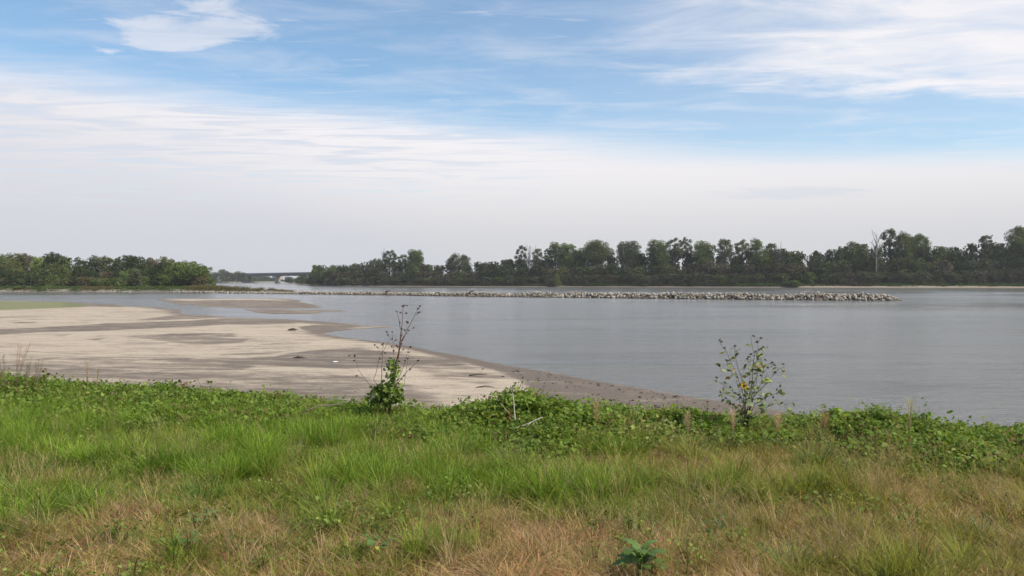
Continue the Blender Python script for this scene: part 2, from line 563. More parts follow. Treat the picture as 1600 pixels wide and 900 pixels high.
def dampoly(pl, level, soft=1.2, ax=5.0):
    a = [(p_[0] / ax, p_[1]) for p_ in pl]
    s = poly_sd(qx / ax, qyw, a)
    return level * sstep(-soft, soft, s)


DAMP = [
    ([(-300, 522), (0, 515), (60, 513), (100, 510), (150, 507), (165, 505), (200, 505), (300, 501), (320, 499), (350, 497), (400, 497), (480, 500), (570, 510), (560, 512), (500, 507), (470, 505), (400, 508), (350, 508), (300, 511.5), (230, 514.5), (150, 518), (75, 520), (0, 523.5), (-300, 531)], .95, .8),
    ([(232, 497), (283, 491), (320, 493), (350, 496), (310, 497.5), (260, 499.5), (215, 500)], .8, .8),
    ([(190, 526), (240, 524), (300, 522), (365, 522), (370, 526), (330, 528.5), (388, 530), (378, 536), (330, 538), (290, 536.5), (250, 532), (230, 529)], .72, 1.2),
    ([(136, 530), (165, 528), (150, 531.5)], .7, .8),
    ([(150, 532), (200, 534), (260, 535), (262, 537), (200, 536), (155, 534)], .6, .8),
    ([(225, 561), (300, 562), (380, 560), (430, 557), (450, 552), (480, 549), (520, 546), (560, 545), (600, 550), (650, 556), (700, 560), (740, 566), (720, 572), (640, 573), (600, 575), (540, 576), (500, 574), (430, 572), (400, 570), (350, 568), (300, 567)], .93, 1.5),
    ([(-200, 565), (0, 562), (90, 560), (200, 558), (300, 560), (300, 563), (230, 564), (90, 563), (0, 565), (-200, 569)], .62, 1.2),
    ([(255, 564), (320, 564), (400, 572), (380, 578), (320, 577), (270, 570)], .75, 1.5),
    ([(370, 541), (430, 537), (490, 536), (480, 537.5), (430, 538.8)], .7, .8),
    ([(350, 553), (400, 550), (440, 549), (430, 553), (380, 555)], .5, 1.5),
    ([(466, 512), (490, 508), (530, 508), (572, 511), (540, 514), (510, 517), (500, 520), (485, 519), (470, 515)], 1.0, .7),
    ([(600, 535), (643, 540), (720, 555), (800, 571), (900, 589), (1000, 607), (1150, 630), (1300, 655), (1300, 720), (1000, 720), (880, 650), (835, 615), (810, 592), (770, 577), (700, 562), (640, 547), (600, 539)], 1.30, 2.0),
    ([(-300, 568), (0, 566), (100, 565), (250, 566), (300, 572), (450, 582), (560, 590), (640, 600), (700, 640), (700, 720), (-300, 720)], .60, 4.0),
    ([(320, 590), (390, 587), (400, 592), (340, 595)], .7, 2.0),
    ([(60, 582), (130, 578), (170, 582), (120, 590), (60, 592)], .62, 3.0),
    ([(500, 583), (560, 587), (600, 598), (560, 600), (520, 592)], .68, 2.5),
    ([(640, 572), (720, 568), (800, 590), (760, 600), (680, 590)], .50, 3.0),
    ([(243, 469), (300, 470), (380, 468.6), (460, 470), (482, 474), (512, 482), (350, 483), (280, 477)], .88, .6),
    ([(375, 483), (470, 483.4), (550, 487), (500, 492), (400, 492)], .85, .5),
    ([(100, 472), (190, 475), (195, 480), (150, 479.5), (100, 480)], 1.0, .8),
    ([(18, 503.5), (60, 502.6), (55, 505), (25, 505.5)], .7, .7),
    ([(75, 525), (112, 523), (100, 526)], .7, .7),
    ([(-300, 497), (0, 495.5), (40, 494.5), (60, 495.2), (0, 497.5)], .6, .7),
    ([(180, 487), (260, 485.5), (280, 487.5), (230, 488.6)], .45, .8),
]
damp_v = np.zeros_like(gx)
for pl, lv, so in DAMP:
    damp_v = np.maximum(damp_v, dampoly(pl, lv, so))
damp_v = np.maximum(damp_v, sstep(1.2, 0.0, sdn * 40 / np.maximum(gy, 1)) * 0.95)
damp_v = damp_v + 0.04
alg = dampoly([(-500, 466), (0, 470), (100, 472), (140, 475), (120, 480), (50, 483), (0, 484.5), (-500, 496)], 1.0, .8)
H_, W_ = gx.shape
# drop cells that lie wholly deep under water
idx = np.arange(H_ * W_).reshape(H_, W_)
quads = np.stack([idx[1:, :-1], idx[1:, 1:], idx[:-1, 1:], idx[:-1, :-1]], -1).reshape(-1, 4)
zz = gz.ravel()
quads = quads[(zz[quads].max(1) > -0.35)]
used, inv = np.unique(quads, return_inverse=True)
sv = np.stack([gx.ravel(), gy.ravel(), zz], 1)[used]
SAND = link('sandbar', mesh_np('sandbar', sv, inv.reshape(-1, 4), M_SAND, smooth=True, attrs={'damp': damp_v.ravel()[used], 'algae': alg.ravel()[used]}))
tag(SAND, kind='structure')

# ------------------------------------------------------------------ setting: near bank
EX = np.array([-40, -14, -7.6, -5.4, -3.3, -1.87, -.74, .22, 1.45, 2.8, 4.15, 5.0, 9, 30])
EY = np.array([24, 14.5, 12.0, 11.3, 10.4, 9.8, 9.3, 9.3, 9.1, 8.85, 8.6, 8.2, 7.6, 5.0])


def edge_y(x):
    return np.interp(x, EX, EY)


def ground_z(x, y):
    x = np.asarray(x, float); y = np.asarray(y, float)
    b = 3.92 - 0.018 * np.clip(y, -50, 12) - 0.012 * np.clip(x, 0, 8) + (fbm(x * 0.5, y * 0.5, 31) - 0.5) * 0.12 + (fbm(x * 2.1, y * 2.1, 33, 2) - 0.5) * 0.04
    e = edge_y(x)
    d_ = y - e
    drop = np.where(d_ > 0, 0.10 * d_ ** 2, 0)
    drop = np.where(d_ > 2.5, 0.625 + 0.55 * (d_ - 2.5), drop)
    return np.maximum(b - drop, -0.4)


gxx = np.concatenate([np.arange(-60, -16, 2.0), np.arange(-16, 16, 0.16), np.arange(16, 60, 2.0)])
gyy = np.concatenate([np.arange(-40, 0, 1.5), np.arange(0, 16, 0.14), np.arange(16, 34, 0.8)])
X_, Y_ = np.meshgrid(gxx, gyy)
Z_ = ground_z(X_, Y_)
H2, W2 = X_.shape
idx = np.arange(H2 * W2).reshape(H2, W2)
q = np.stack([idx[:-1, :-1], idx[:-1, 1:], idx[1:, 1:], idx[1:, :-1]], -1).reshape(-1, 4)
BANK = link('grass_bank', mesh_np('grass_bank', np.stack([X_.ravel(), Y_.ravel(), Z_.ravel()], 1), q, M_SOIL, smooth=True))
tag(BANK, kind='structure')


# ------------------------------------------------------------------ setting: far banks (strips offset inland from a shoreline)
def strip_bank(name, line, inland, prof, mat, seed, step=6.0):
    pts = [Vector((p_[0], p_[1], 0)) for p_ in line]
    res = []
    for a, b in zip(pts[:-1], pts[1:]):
        k = max(1, int((b - a).length / step))
        res += [a.lerp(b, i / k) for i in range(k)]
    res.append(pts[-1])
    vs = []
    for i, p_ in enumerate(res):
        t = (res[min(i + 4, len(res) - 1)] - res[max(i - 4, 0)]).normalized()
        nrm = Vector((-t.y, t.x, 0)) * inland
        wob = (float(fbm(np.array(p_.x * .05), np.array(p_.y * .05), seed)) - .5) * 6
        for (of, h) in prof:
            base = nrm * (of + (wob if of < 40 else 0))
            if of > 100:
                base = nrm * 100 + Vector((nrm.x * .3, max(nrm.y, .5), 0)).normalized() * (of - 100)
            hh = h * (0.75 + 0.5 * float(vnoise(np.array(p_.x * .06 + of), np.array(p_.y * .06), seed + 5))) if h > 0.1 else h
            v = p_ + base
            vs.append((v.x, v.y, hh))
    n = len(prof)
    q = [(i * n + j, i * n + j + 1, (i + 1) * n + j + 1, (i + 1) * n + j) for i in range(len(res) - 1) for j in range(n - 1)]
    o = link(name, mesh_np(name, vs, np.array(q), mat, smooth=True))
    tag(o, kind='structure')
    return o, res


PROF = [(-4, -.6), (0, .02), (1.2, .55), (4, .75), (6, 1.5), (9, 2.2), (25, 2.6), (100, 3.0), (600, 3.0), (2600, 3.0)]
R_LINE = [(900, 480), (620, 505), (338, 531), (210, 545), (130, 562), (47, 590), (-30, 612), (-102, 640), (-150, 680), (-176, 727), (-224, 863), (-300, 1090), (-345, 1256), (-420, 1500)]
strip_bank('right_bank', R_LINE, -1, PROF, M_RBANK, 41, 5.0)
L_PROF = [(-4, -.6), (0, .02), (1.0, .5), (4, 1.0), (8, 1.7), (20, 2.2), (60, 2.4), (100, 2.5), (420, 2.6)]
FAR_LINE = [(-1500, 1150), (-900, 1250), (-620, 1330), (-500, 1370), (-440, 1500), (-430, 1620), (-380, 1660), (-250, 1640)]
strip_bank('far_bank', FAR_LINE, 1, [(-4, -.6), (0, .02), (2, 1.0), (9, 2.0), (25, 2.4), (100, 2.6), (500, 3), (2500, 3)], M_LBANK, 43, 9.0)

# left bank with the reedy point: closed outline
LB = [(-900, 340), (-500, 352), (-222, 352), (-180, 347), (-137, 345), (-122, 338), (-104, 331), (-88, 322), (-84, 326), (-98, 338), (-120, 350), (-140, 372), (-165, 410), (-200, 470), (-260, 560), (-900, 700)]
lx = np.concatenate([np.arange(-900, -260, 16.0), np.arange(-260, -70, 2.0)])
ly = np.concatenate([np.arange(318, 380, 1.5), np.arange(380, 720, 10)])
X_, Y_ = np.meshgrid(lx, ly)
sdl = poly_sd(X_, Y_, LB) + (fbm(X_ * .07, Y_ * .07, 51) - .5) * 4
Z_ = np.where(sdl > 0, np.minimum(0.05 + 0.28 * sdl, 1.5) + np.clip((sdl - 6) * .05, 0, 1.0), np.maximum(sdl * .25, -1.0))
Z_ = Z_ + np.where(sdl > 1, (fbm(X_ * .2, Y_ * .2, 55) - .5) * .6, 0)
H2, W2 = X_.shape
idx = np.arange(H2 * W2).reshape(H2, W2)
q = np.stack([idx[:-1, :-1], idx[:-1, 1:], idx[1:, 1:], idx[1:, :-1]], -1).reshape(-1, 4)
q = q[Z_.ravel()[q].max(1) > -.5]
LBANK = link('left_bank', mesh_np('left_bank', np.stack([X_.ravel(), Y_.ravel(), Z_.ravel()], 1), q, M_LBANK, smooth=True))
tag(LBANK, kind='structure')

# ------------------------------------------------------------------ trees
def leaf_cloud(mb, centers, radii, n_per, size, r, flat=0.8):
    """many small leaf-spray faces spread through every clump"""
    for (c, rad) in zip(centers, radii):
        k = max(10, int(n_per * 3.2 * (rad[0] * rad[2]) ** 0.9))
        u = r.normal(size=(k, 3)); u /= np.linalg.norm(u, axis=1)[:, None] + 1e-9
        rr = r.random(k) ** 0.42
        p = u * rr[:, None] * np.array(rad) + np.array(c)
        a = r.normal(size=(k, 3)); a[:, 2] *= flat; a /= np.linalg.norm(a, axis=1)[:, None]
        b = np.cross(a, r.normal(size=(k, 3))); b /= np.linalg.norm(b, axis=1)[:, None] + 1e-9
        s = size * (0.6 + 0.8 * r.random(k))[:, None]
        v = np.stack([p - a * s * .5, p + b * s * .42, p + a * s * .55, p - b * s * .38], 1).reshape(-1, 3)
        f = np.arange(k * 4).reshape(k, 4)
        tone = 0.78 + 0.44 * r.random()
        warm = (r.random() - .5) * .14
        col = np.ones((k, 3)) * tone * (0.75 + 0.5 * r.random(k))[:, None] * np.array([1 + warm, 1, 1 - warm])
        mb.add(v, None, f, np.repeat(col, 4, 0))


def limb(p0, p1, r, sag=0.12, n=5):
    p0 = Vector(p0); p1 = Vector(p1)
    L = (p1 - p0).length
    mid = (p0 + p1) / 2 + Vector((r.normal() * L * .08, r.normal() * L * .08, L * sag))
    return bez(p0, mid, p1, n)


def tall_tree(name, h, wd, base, seed, clumps=14, open_=0.5, lacy=False, leaf=0.75, dense=9.0, skirt=False):
    """returns (trunk mesh, crown mesh): h height, wd crown width, base crown start fraction"""
    r = np.random.default_rng(seed)
    tb = MB(); cb = MB()
    fork = h * (base * .9)
    lean = r.normal() * .03 * h
    top = Vector((lean, 0, h * .93))
    tr = [Vector((0, 0, -1.0)), Vector((lean * .1, 0, h * .15)), Vector((lean * .4, 0, fork)), Vector((lean * .8, 0, h * .75)), top]
    rad = h * .014
    tb.tube(tr, [rad * 1.6, rad * 1.15, rad, rad * .5, rad * .15], 6)
    cs, rs = [], []
    H = h * (1 - base)
    for i in range(clumps):
        t = (i + .5) / clumps
        zz = h * base + H * (0.12 + 0.80 * t)
        env = math.sin(math.pi * min(1, 0.22 + 0.66 * t)) ** 0.6
        if skirt: env = (1 - 0.35 * t) * .95
        ang = i * 2.399 + r.random() * .8
        rr = wd * .5 * env * (0.42 + 0.5 * r.random()) * (0.75 if i == clumps - 1 else 1)
        c = Vector((rr * math.cos(ang) + lean * t, rr * math.sin(ang) * .9, zz + r.normal() * h * .015))
        k = wd * (0.17 if lacy else 0.25) * (0.75 + 0.5 * r.random()) * (1 - .25 * t)
        cs.append(tuple(c)); rs.append((k * 1.15, k * 1.15, k * (0.75 + .3 * r.random())))
        st = tr[2].lerp(tr[3], max(0, t * .8 - .1)) if t > .1 else tr[2]
        tb.tube(limb(st, c, r, .05), [rad * .5, rad * .4, rad * .3, rad * .2, rad * .1], 4)
        # outlying sprays
        for j in range(3 if lacy else 2):
            u = r.normal(size=3); u /= np.linalg.norm(u)
            c2 = np.array(c) + u * np.array(rs[-1 - (len(rs) - len(cs))]) * 1.15
            c2[2] = min(c2[2], h * .985)
            kk = k * (.3 + .25 * r.random())
            cs.append(tuple(c2)); rs.append((kk, kk, kk * .9))
            tb.tube(limb(c, Vector(c2), r, .05, 3), [rad * .15, rad * .1, rad * .05], 3)
    leaf_cloud(cb, cs, rs, dense * (open_ * 1.2 + .25), leaf, r)
    # keep the finished tree at its stated height
    zm = max(float(arr[:, 2].max()) for arr in cb.v)
    for arr in cb.v: arr[:, 2] *= h / zm
    return tb.mesh(name + '_trunk', M_BARK), cb.mesh(name + '_crown', M_TREE)


def bushy_tree(name, h, wd, seed, dense=7.0, leaf=0.8):
    r = np.random.default_rng(seed)
    tb = MB(); cb = MB()
    tb.tube([(0, 0, -1.2), (0.1, 0, h * .3), (0.2, .1, h * .7)], [h * .02, h * .014, h * .005], 5)
    cs, rs = [], []
    for i in range(15):
        t = (i + .5) / 15
        ang = i * 2.399 + r.random()
        env = math.sqrt(max(0.10, 1 - (t * .90) ** 3.0))
        rr = wd * .5 * env * (0.3 + 0.55 * r.random())
        c = (rr * math.cos(ang), rr * math.sin(ang), h * (0.06 + .84 * t))
        k = wd * .24 * (.7 + .6 * r.random())
        cs.append(c); rs.append((k * 1.2, k * 1.2, k * .8))
        tb.tube(limb((0, 0, h * t * .6), c, r, .05, 4), [h * .008, h * .006, h * .004, h * .002], 3)
        u = r.normal(size=3); u /= np.linalg.norm(u)
        cs.append(tuple(np.array(c) + u * k)); rs.append((k * .4,) * 3)
    leaf_cloud(cb, cs, rs, dense, leaf, r)
    for arr in cb.v: arr[:, 2] = np.clip(arr[:, 2], 0.0, h + .2)
    return tb.mesh(name + '_trunk', M_BARK), cb.mesh(name + '_crown', M_TREE)


def bare_tree(name, h, wd, seed):
    r = np.random.default_rng(seed)
    tb = MB(); bb = MB()
    R0 = h * .017
    tb.tube([(0, 0, -1), (.2, 0, h * .3), (0.1, 0, h * .6), (.4, 0, h * .8)], [R0 * 1.3, R0, R0 * .8, R0 * .5], 6)
    for i in range(11):
        t = .45 + .4 * i / 11
        a = i * 2.4 + r.random()
        s = Vector((.2, 0, h * t))
        e = s + Vector((math.cos(a) * wd * .5 * (.5 + .5 * r.random()), math.sin(a) * wd * .3, h * (.10 + .16 * r.random())))
        pts = limb(s, e, r, .0, 5)
        bb.tube(pts, [R0 * .5, R0 * .4, R0 * .3, R0 * .22, R0 * .1], 4)
        for j in range(4):
            s2 = pts[1 + j % 4]
            e2 = s2 + Vector((r.normal() * wd * .14, r.normal() * wd * .1, h * (.04 + .08 * r.random())))
            bb.tube(limb(s2, e2, r, .05, 3), [R0 * .25, R0 * .16, R0 * .08], 3)
    return tb.mesh(name + '_trunk', M_DEAD), bb.mesh(name + '_branches', M_DEAD)


def shade(c, r):
    k = 0.88 + 0.24 * r.random()
    return (c[0] * k, c[1] * k, c[2] * k, 1.0)


TR = np.random.default_rng(11)
GREEN = (.088, .116, .030); DARK = (.046, .062, .022); OLIVE = (.094, .108, .036); GREY = (.080, .092, .048)
BROWN = (.100, .085, .050); LIGHT = (.140, .185, .055); PINK = (.120, .105, .075); YEL = (.20, .22, .055)


def put_tree(name, meshes, x, y, z, label, color, rot=0.0, sc=1.0, group=None, cat='tree', second='crown'):
    t = thing(name, label, cat, (x, y, z), rot, group)
    t.scale = sc if hasattr(sc, '__len__') else (sc, sc, sc)
    a = link('trunk', meshes[0], t)
    b = link(second, meshes[1], t)
    b.color = shade(color, TR)
    return t


def interp_line(line, x):
    L = sorted(line)
    return float(np.interp(x, [p_[0] for p_ in L], [p_[1] for p_ in L]))


# tall trees of the right bank: px, top py, width px, crown base fraction, kind, colour, label
TALL = [
    (495, 414, 20, .25, 's', GREEN, 'rounded light green tree at the bridge end of the right bank'),
    (523, 416, 30, .15, 's', GREEN, 'broad green tree just right of the rounded one near the bridge'),
    (551, 411, 12, .5, 'l', GREY, 'small pale tree top, left of a twin pair above the thicket'),
    (563, 410, 12, .5, 'l', GREY, 'small pale tree top, right of a twin pair above the thicket'),
    (588, 403, 24, .35, 'l', GREY, 'greyish loose tree left of the tall spindly tree on the right bank'),
    (608, 390, 20, .45, 'l', DARK, 'tall spindly dark tree with ragged top, leftmost high one on right bank'),
    (628, 397, 16, .4, 'l', OLIVE, 'narrow olive tree close left of the drooping full green tree'),
    (645, 389, 32, .2, 's', GREEN, 'full green tree with drooping right side, behind the left weed plant'),
    (669, 413, 13, .4, 's', LIGHT, 'small light green tree right of the drooping full green tree'),
    (716, 395, 38, .5, 'l', GREY, 'lacy open tree standing alone above the low thicket'),
    (764, 409, 30, .2, 's', BROWN, 'reddish brown rounded tree right of the lone lacy tree'),
    (797, 404, 18, .45, 'l', DARK, 'low ragged tree left of the steeple-like tree'),
    (813, 383, 17, .4, 'l', DARK, 'steeple-like dark tree with two small topknots'),
    (842, 388, 22, .35, 'l', GREY, 'grey thin tree right of the pale bare snags'),
    (855, 386, 13, .4, 'l', DARK, 'narrow dark tree left of the first round cottonwood'),
    (869, 377, 26, .45, 's', GREEN, 'round topped green cottonwood, left of a touching pair'),
    (887, 379, 30, .25, 's', GREEN, 'taller bushy cottonwood, right of a touching pair'),
    (906, 390, 26, .45, 'l', DARK, 'drooping dark tree left of the broadest cottonwood'),
    (932, 373, 50, .52, 'c', OLIVE, 'broad spreading cottonwood with sky below its lifted left limb'),
    (983, 375, 40, .48, 'c', GREY, 'cottonwood standing free with a small left lobe, third from the broad one'),
    (1027, 373, 38, .42, 'c', GREEN, 'full cottonwood left of the thin see-through pair'),
    (1057, 371, 24, .5, 'l', GREY, 'thin see-through tree, left of a pair with sky between stems'),
    (1074, 370, 17, .45, 'l', GREY, 'narrow upright see-through tree, right of a pair'),
    (1099, 375, 44, .2, 's', GREEN, 'dense cone-sided green tree right of the see-through pair'),
    (1136, 372, 26, .5, 'l', GREY, 'pale thin cottonwood with bare visible stem, right of the sky gap'),
    (1160, 373, 24, .45, 'l', OLIVE, 'open cottonwood between the pale thin one and the broad crown'),
    (1185, 371, 34, .4, 'c', GREEN, 'broad green cottonwood near the right end of the tall row'),
    (1206, 379, 20, .4, 's', OLIVE, 'last cottonwood of the tall row, with stepped right side'),
    (1236, 392, 30, .2, 's', GREEN, 'low round green tree just right of the tall row'),
    (1279, 391, 26, .2, 's', DARK, 'low dark tree top in the dip right of the tall row'),
    (1315, 387, 24, .3, 's', DARK, 'dark tree left of the domed crown beside the bare white tree'),
    (1337, 376, 38, .25, 's', OLIVE, 'domed dark green tree left of the bare white tree'),
    (1393, 356, 28, .45, 'l', DARK, 'tall dark feathery tree right of the bare white tree'),
    (1412, 360, 32, .4, 'c', OLIVE, 'middle tree of the high group right of the bare white tree'),
    (1433, 364, 38, .45, 'l', GREEN, 'wide loose green tree at the right of the high group'),
    (1478, 384, 44, .2, 's', GREEN, 'bright green rounded tree right of the high group'),
    (1505, 392, 26, .2, 's', DARK, 'low dark tree in the dip left of the small topknot tree'),
    (1543, 367, 20, .6, 'l', GREY, 'small topknot tree rising above the dark canopy at right'),
    (1560, 378, 40, .2, 's', DARK, 'dark full tree under the topknot tree at right'),
    (1598, 352, 52, .3, 'c', OLIVE, 'largest tree, cut by the right edge of the picture'),
    (1665, 372, 50, .3, 's', GREEN, None), (1740, 366, 50, .3, 's', OLIVE, None),
]


def rbank_y(px):
    """depth of the shoreline seen in column px"""
    k = (px - 800) / F
    best = None
    for (x0, y0), (x1, y1) in zip(R_LINE[:-1], R_LINE[1:]):
        den = (x1 - x0) - k * (y1 - y0)
        if abs(den) < 1e-9: continue
        t = (k * y0 - x0) / den
        if 0 <= t <= 1:
            yy = y0 + t * (y1 - y0)
            best = yy if best is None else min(best, yy)
    return best if best else 600.0


sd_ = 100
for (px, ty, wpx, bf, kd, colr, lab) in TALL:
    sd_ += 1
    Y = rbank_y(px) + 26 + TR.random() * 6
    p_ = at_y(px, ty, Y)
    h = p_.z - 2.3
    wd = wpx * Y / F
    if kd == 'l':
        ms = tall_tree('tree', h, wd * 1.15, bf, sd_, clumps=22, open_=.65, lacy=True, leaf=.62, dense=13)
    elif kd == 'c':
        ms = tall_tree('tree', h, wd * 1.0, bf, sd_, clumps=18, open_=.7, leaf=.7, dense=9)
    else:
        ms = tall_tree('tree', h, wd * 1.0, bf, sd_, clumps=18, open_=.9, leaf=.75, dense=8, skirt=bf < .3)
    if lab is None:
        continue
    put_tree('cottonwood_tree' if kd == 'c' else 'tall_tree', ms, p_.x, Y, 2.3, lab, tuple(q_ * 1.3 for q_ in colr))

# bare trees
for (px, ty, by, wpx, lab) in [(1369, 364, 405, 26, 'bare whitish dead tree with spread limbs above the dark canopy'),
                               (826, 386, 415, 10, 'thin bare dead tree right of the steeple-like tree'),
                               (835, 390, 415, 8, 'shorter bare grey snag beside the grey thin tree'),
                               (598, 392, 418, 9, 'bare twiggy dead tree left of the tall spindly dark tree'),
                               (1217, 383, 410, 10, 'faint bare twiggy tree at the right end of the tall row')]:
    sd_ += 1
    Y = rbank_y(px) + (16 if px == 1369 else 24)
    p_ = at_y(px, ty, Y)
    ms = bare_tree('bare', p_.z - 2.2, wpx * Y / F, sd_)
    put_tree('dead_tree', ms, p_.x, Y, 2.2, lab, (1, 1, 1), second='branches')

# understory / thicket of the right bank, three depths
SKY_X = [440, 470, 480, 490, 520, 540, 560, 580, 600, 640, 660, 690, 720, 750, 780, 820, 860, 900, 940, 980, 1020, 1060, 1100, 1150, 1200, 1240, 1280, 1310, 1350, 1400, 1450, 1480, 1500, 1520, 1560, 1600, 1760]
SKY_Y = [437, 434, 425, 419, 418, 418, 417, 413, 415, 412, 417, 418, 417, 413, 411, 408, 408, 405, 402, 402, 402, 401, 398, 402, 397, 395, 397, 394, 388, 392, 390, 388, 394, 388, 384, 380, 378]
BUSH = [bushy_tree('bushy', 10, 10, 300 + k) for k in range(9)]
STRETCH = [(430, 'by the bridge end'), (560, 'below the tall spindly tree'), (680, 'below the lone lacy tree'), (790, 'below the steeple-like tree'),
           (900, 'below the broadest cottonwood'), (1010, 'below the thin see-through pair'), (1120, 'below the pale thin cottonwood'),
           (1225, 'in the dip right of the tall row'), (1310, 'around the bare white tree'), (1450, 'under the topknot tree'), (1570, 'at the right edge')]
ROWNAME = ['low tree at the waterline', 'tree in mid thicket', 'thicket-top tree']


def stretch(px):
    s = STRETCH[0][1]
    for a, b in STRETCH:
        if px >= a: s = b
    return s


COLS = [DARK, DARK, GREY, OLIVE, DARK, BROWN, GREEN, GREY, PINK]
k = 0
for row, (off, dx, frac) in enumerate([(8, 9.0, .42), (16, 10.0, .72), (26, 11.0, 1.0)]):
    px = 452.0
    while px < 1650:
        Y = rbank_y(px) + off + TR.random() * 4
        sy_ = float(np.interp(px, SKY_X, SKY_Y)) - 2.0
        top = at_y(px, sy_, Y).z - 2.0
        if px < 474:
            Y = min(Y, 1150)
            top = max(top, 6)
        h = max(4.5, top * frac * (0.86 + .2 * TR.random()))
        if row == 2: h = top * (1.0 + .10 * TR.random())
        wd = (11.5 + 4 * TR.random()) * (1.0 if row else .85)
        x = (px - 800) / F * Y
        c = COLS[int(TR.integers(len(COLS)))]
        if row == 0 and TR.random() < .5: c = GREY
        cn = {DARK: 'dark green', GREY: 'greyish green', OLIVE: 'olive green', BROWN: 'brownish', GREEN: 'fresh green', PINK: 'pinkish brown'}[c]
        lab = '%s %s, right bank %s' % (cn.replace(' green', '') if ' ' in cn and row == 0 else cn, ROWNAME[row], stretch(px))
        put_tree('bushy_tree', BUSH[k % 9], x, Y, 1.9 if row else 1.0, lab, tuple(q_ * .85 for q_ in c), TR.random() * 6.28, (wd / 10, wd / 10, h / 10), group=lab)
        k += 1
        px += dx * F / Y * (.85 + .3 * TR.random()) * (1.0 if Y < 800 else 1.6)

# two pale shrubs standing at the water on the right bank
for (px, ty, by, wpx, lab) in [(871, 428, 447, 11, 'small bright yellow-green tree standing on the sandy point of right bank'),
                               (1238, 438, 446, 26, 'bright green willow clump sprawling above the sand, right bank')]:
    Y = rbank_y(px) + 2.5
    p_ = at_y(px, ty, Y)
    put_tree('willow_shrub', BUSH[k % 9], p_.x, Y, .8, lab, (.15, .17, .045) if px < 900 else (.10, .14, .04), 1.0, (wpx * Y / F / 10, wpx * Y / F / 10, (p_.z - .8) / 10), cat='shrub'); k += 1

# left bank trees: px, top, width px, kind, colour, depth, label
LEFT = [
    (-40, 394, 50, DARK, 392, None), (-90, 398, 60, OLIVE, 396, None), (-150, 396, 60, DARK, 394, None), (-220, 398, 70, GREEN, 396, None),
    (10, 394, 50, OLIVE, 388, 'dark olive tree at the left edge of the picture'),
    (38, 395, 34, PINK, 398, 'pale pinkish tree top, second from the left edge'),
    (58, 400, 24, LIGHT, 390, 'light green tree between the pinkish one and the dark twin-topped one'),
    (80, 393, 34, DARK, 386, 'dark tree with a ragged twin top on left bank'),
    (104, 399, 20, GREEN, 388, 'narrow green tree with pointed top before the skyline notch'),
    (126, 401, 20, DARK, 388, 'narrow dark tree just right of the skyline notch'),
    (148, 398, 34, GREY, 394, 'greyish rounded tree right of the skyline notch'),
    (172, 401, 22, OLIVE, 396, 'yellowish olive tree between two darker ones, left bank'),
    (188, 400, 18, DARK, 392, 'small dark topped tree left of the domed dark one'),
    (209, 397, 38, DARK, 386, 'domed very dark tree near the middle of left bank'),
    (237, 402, 26, PINK, 398, 'thin pinkish brown tree top behind the domed dark one'),
    (260, 400, 32, OLIVE, 394, 'olive tree with pointed sprays left of the last big tree'),
    (283, 407, 50, GREEN, 378, 'big green tree, last but one towards the point'),
    (303, 411, 44, GREEN, 372, 'last big green tree leaning over the reedy point'),
]
for (px, ty, wpx, colr, Y, lab) in LEFT:
    sd_ += 1
    p_ = at_y(px, ty, Y)
    ms = tall_tree('tree', p_.z - 2.2, wpx * Y / F * 1.1, .12, sd_, clumps=18, open_=.9, leaf=.6, dense=13, skirt=True)
    if lab is None:
        lab = 'tree of the left bank standing just outside the left picture edge'
        put_tree('leafy_tree', ms, p_.x, Y, 2.2, lab, colr, group='trees beyond the left edge')
    else:
        put_tree('leafy_tree', ms, p_.x, Y, 2.2, lab, tuple(q_ * 1.35 for q_ in colr))
LSTR = [(-300, 'beyond the left edge'), (0, 'near the left edge'), (90, 'below the skyline notch'), (150, 'left of the domed dark tree'), (230, 'between domed dark tree and point')]
for row, (Y0, hh, dpx) in enumerate([(366, 5.5, 17), (376, 9.5, 22)]):
    px = -150.0
    while px < 322 - row * 12:
        Y = Y0 + TR.random() * 4
        c = [DARK, GREEN, GREY, BROWN, DARK, OLIVE, GREEN][int(TR.integers(7))]
        cn = {DARK: 'dark green', GREY: 'greyish green', OLIVE: 'olive green', BROWN: 'brownish', GREEN: 'fresh green'}[c]
        s = [b for a, b in LSTR if px >= a][-1]
        lab = '%s %s, %s' % (cn, ['low shrubby tree, left bank front', 'taller bushy tree, left bank'][row], s)
        h = hh * (.75 + .5 * TR.random()); wd = 7 * (.8 + .4 * TR.random())
        if px > 300: h = min(h, 6)
        put_tree('bushy_tree', BUSH[k % 9], (px - 800) / F * Y, Y, 1.6, lab, tuple(q_ * 1.25 for q_ in c), TR.random() * 6.28, (wd / 10, wd / 10, h / 10), group=lab)
        k += 1
        px += dpx * (.8 + .4 * TR.random())
for (px, ty, wpx, c, Y, lab) in [(213, 421, 22, GREY, 361, 'pale grey-green bushy tree standing in front, middle of left bank'),
                                 (193, 424, 22, LIGHT, 362, 'bright green low tree left of the pale grey-green bushy one'),
                                 (35, 446, 22, LIGHT, 358, 'bright green low shrub by the water near the left edge')]:
    p_ = at_y(px, ty, Y)
    put_tree('bushy_tree', BUSH[k % 9], p_.x, Y, 1.4, lab, c, 2.0, (wpx * Y / F / 10, wpx * Y / F / 10, (p_.z - 1.4) / 10)); k += 1

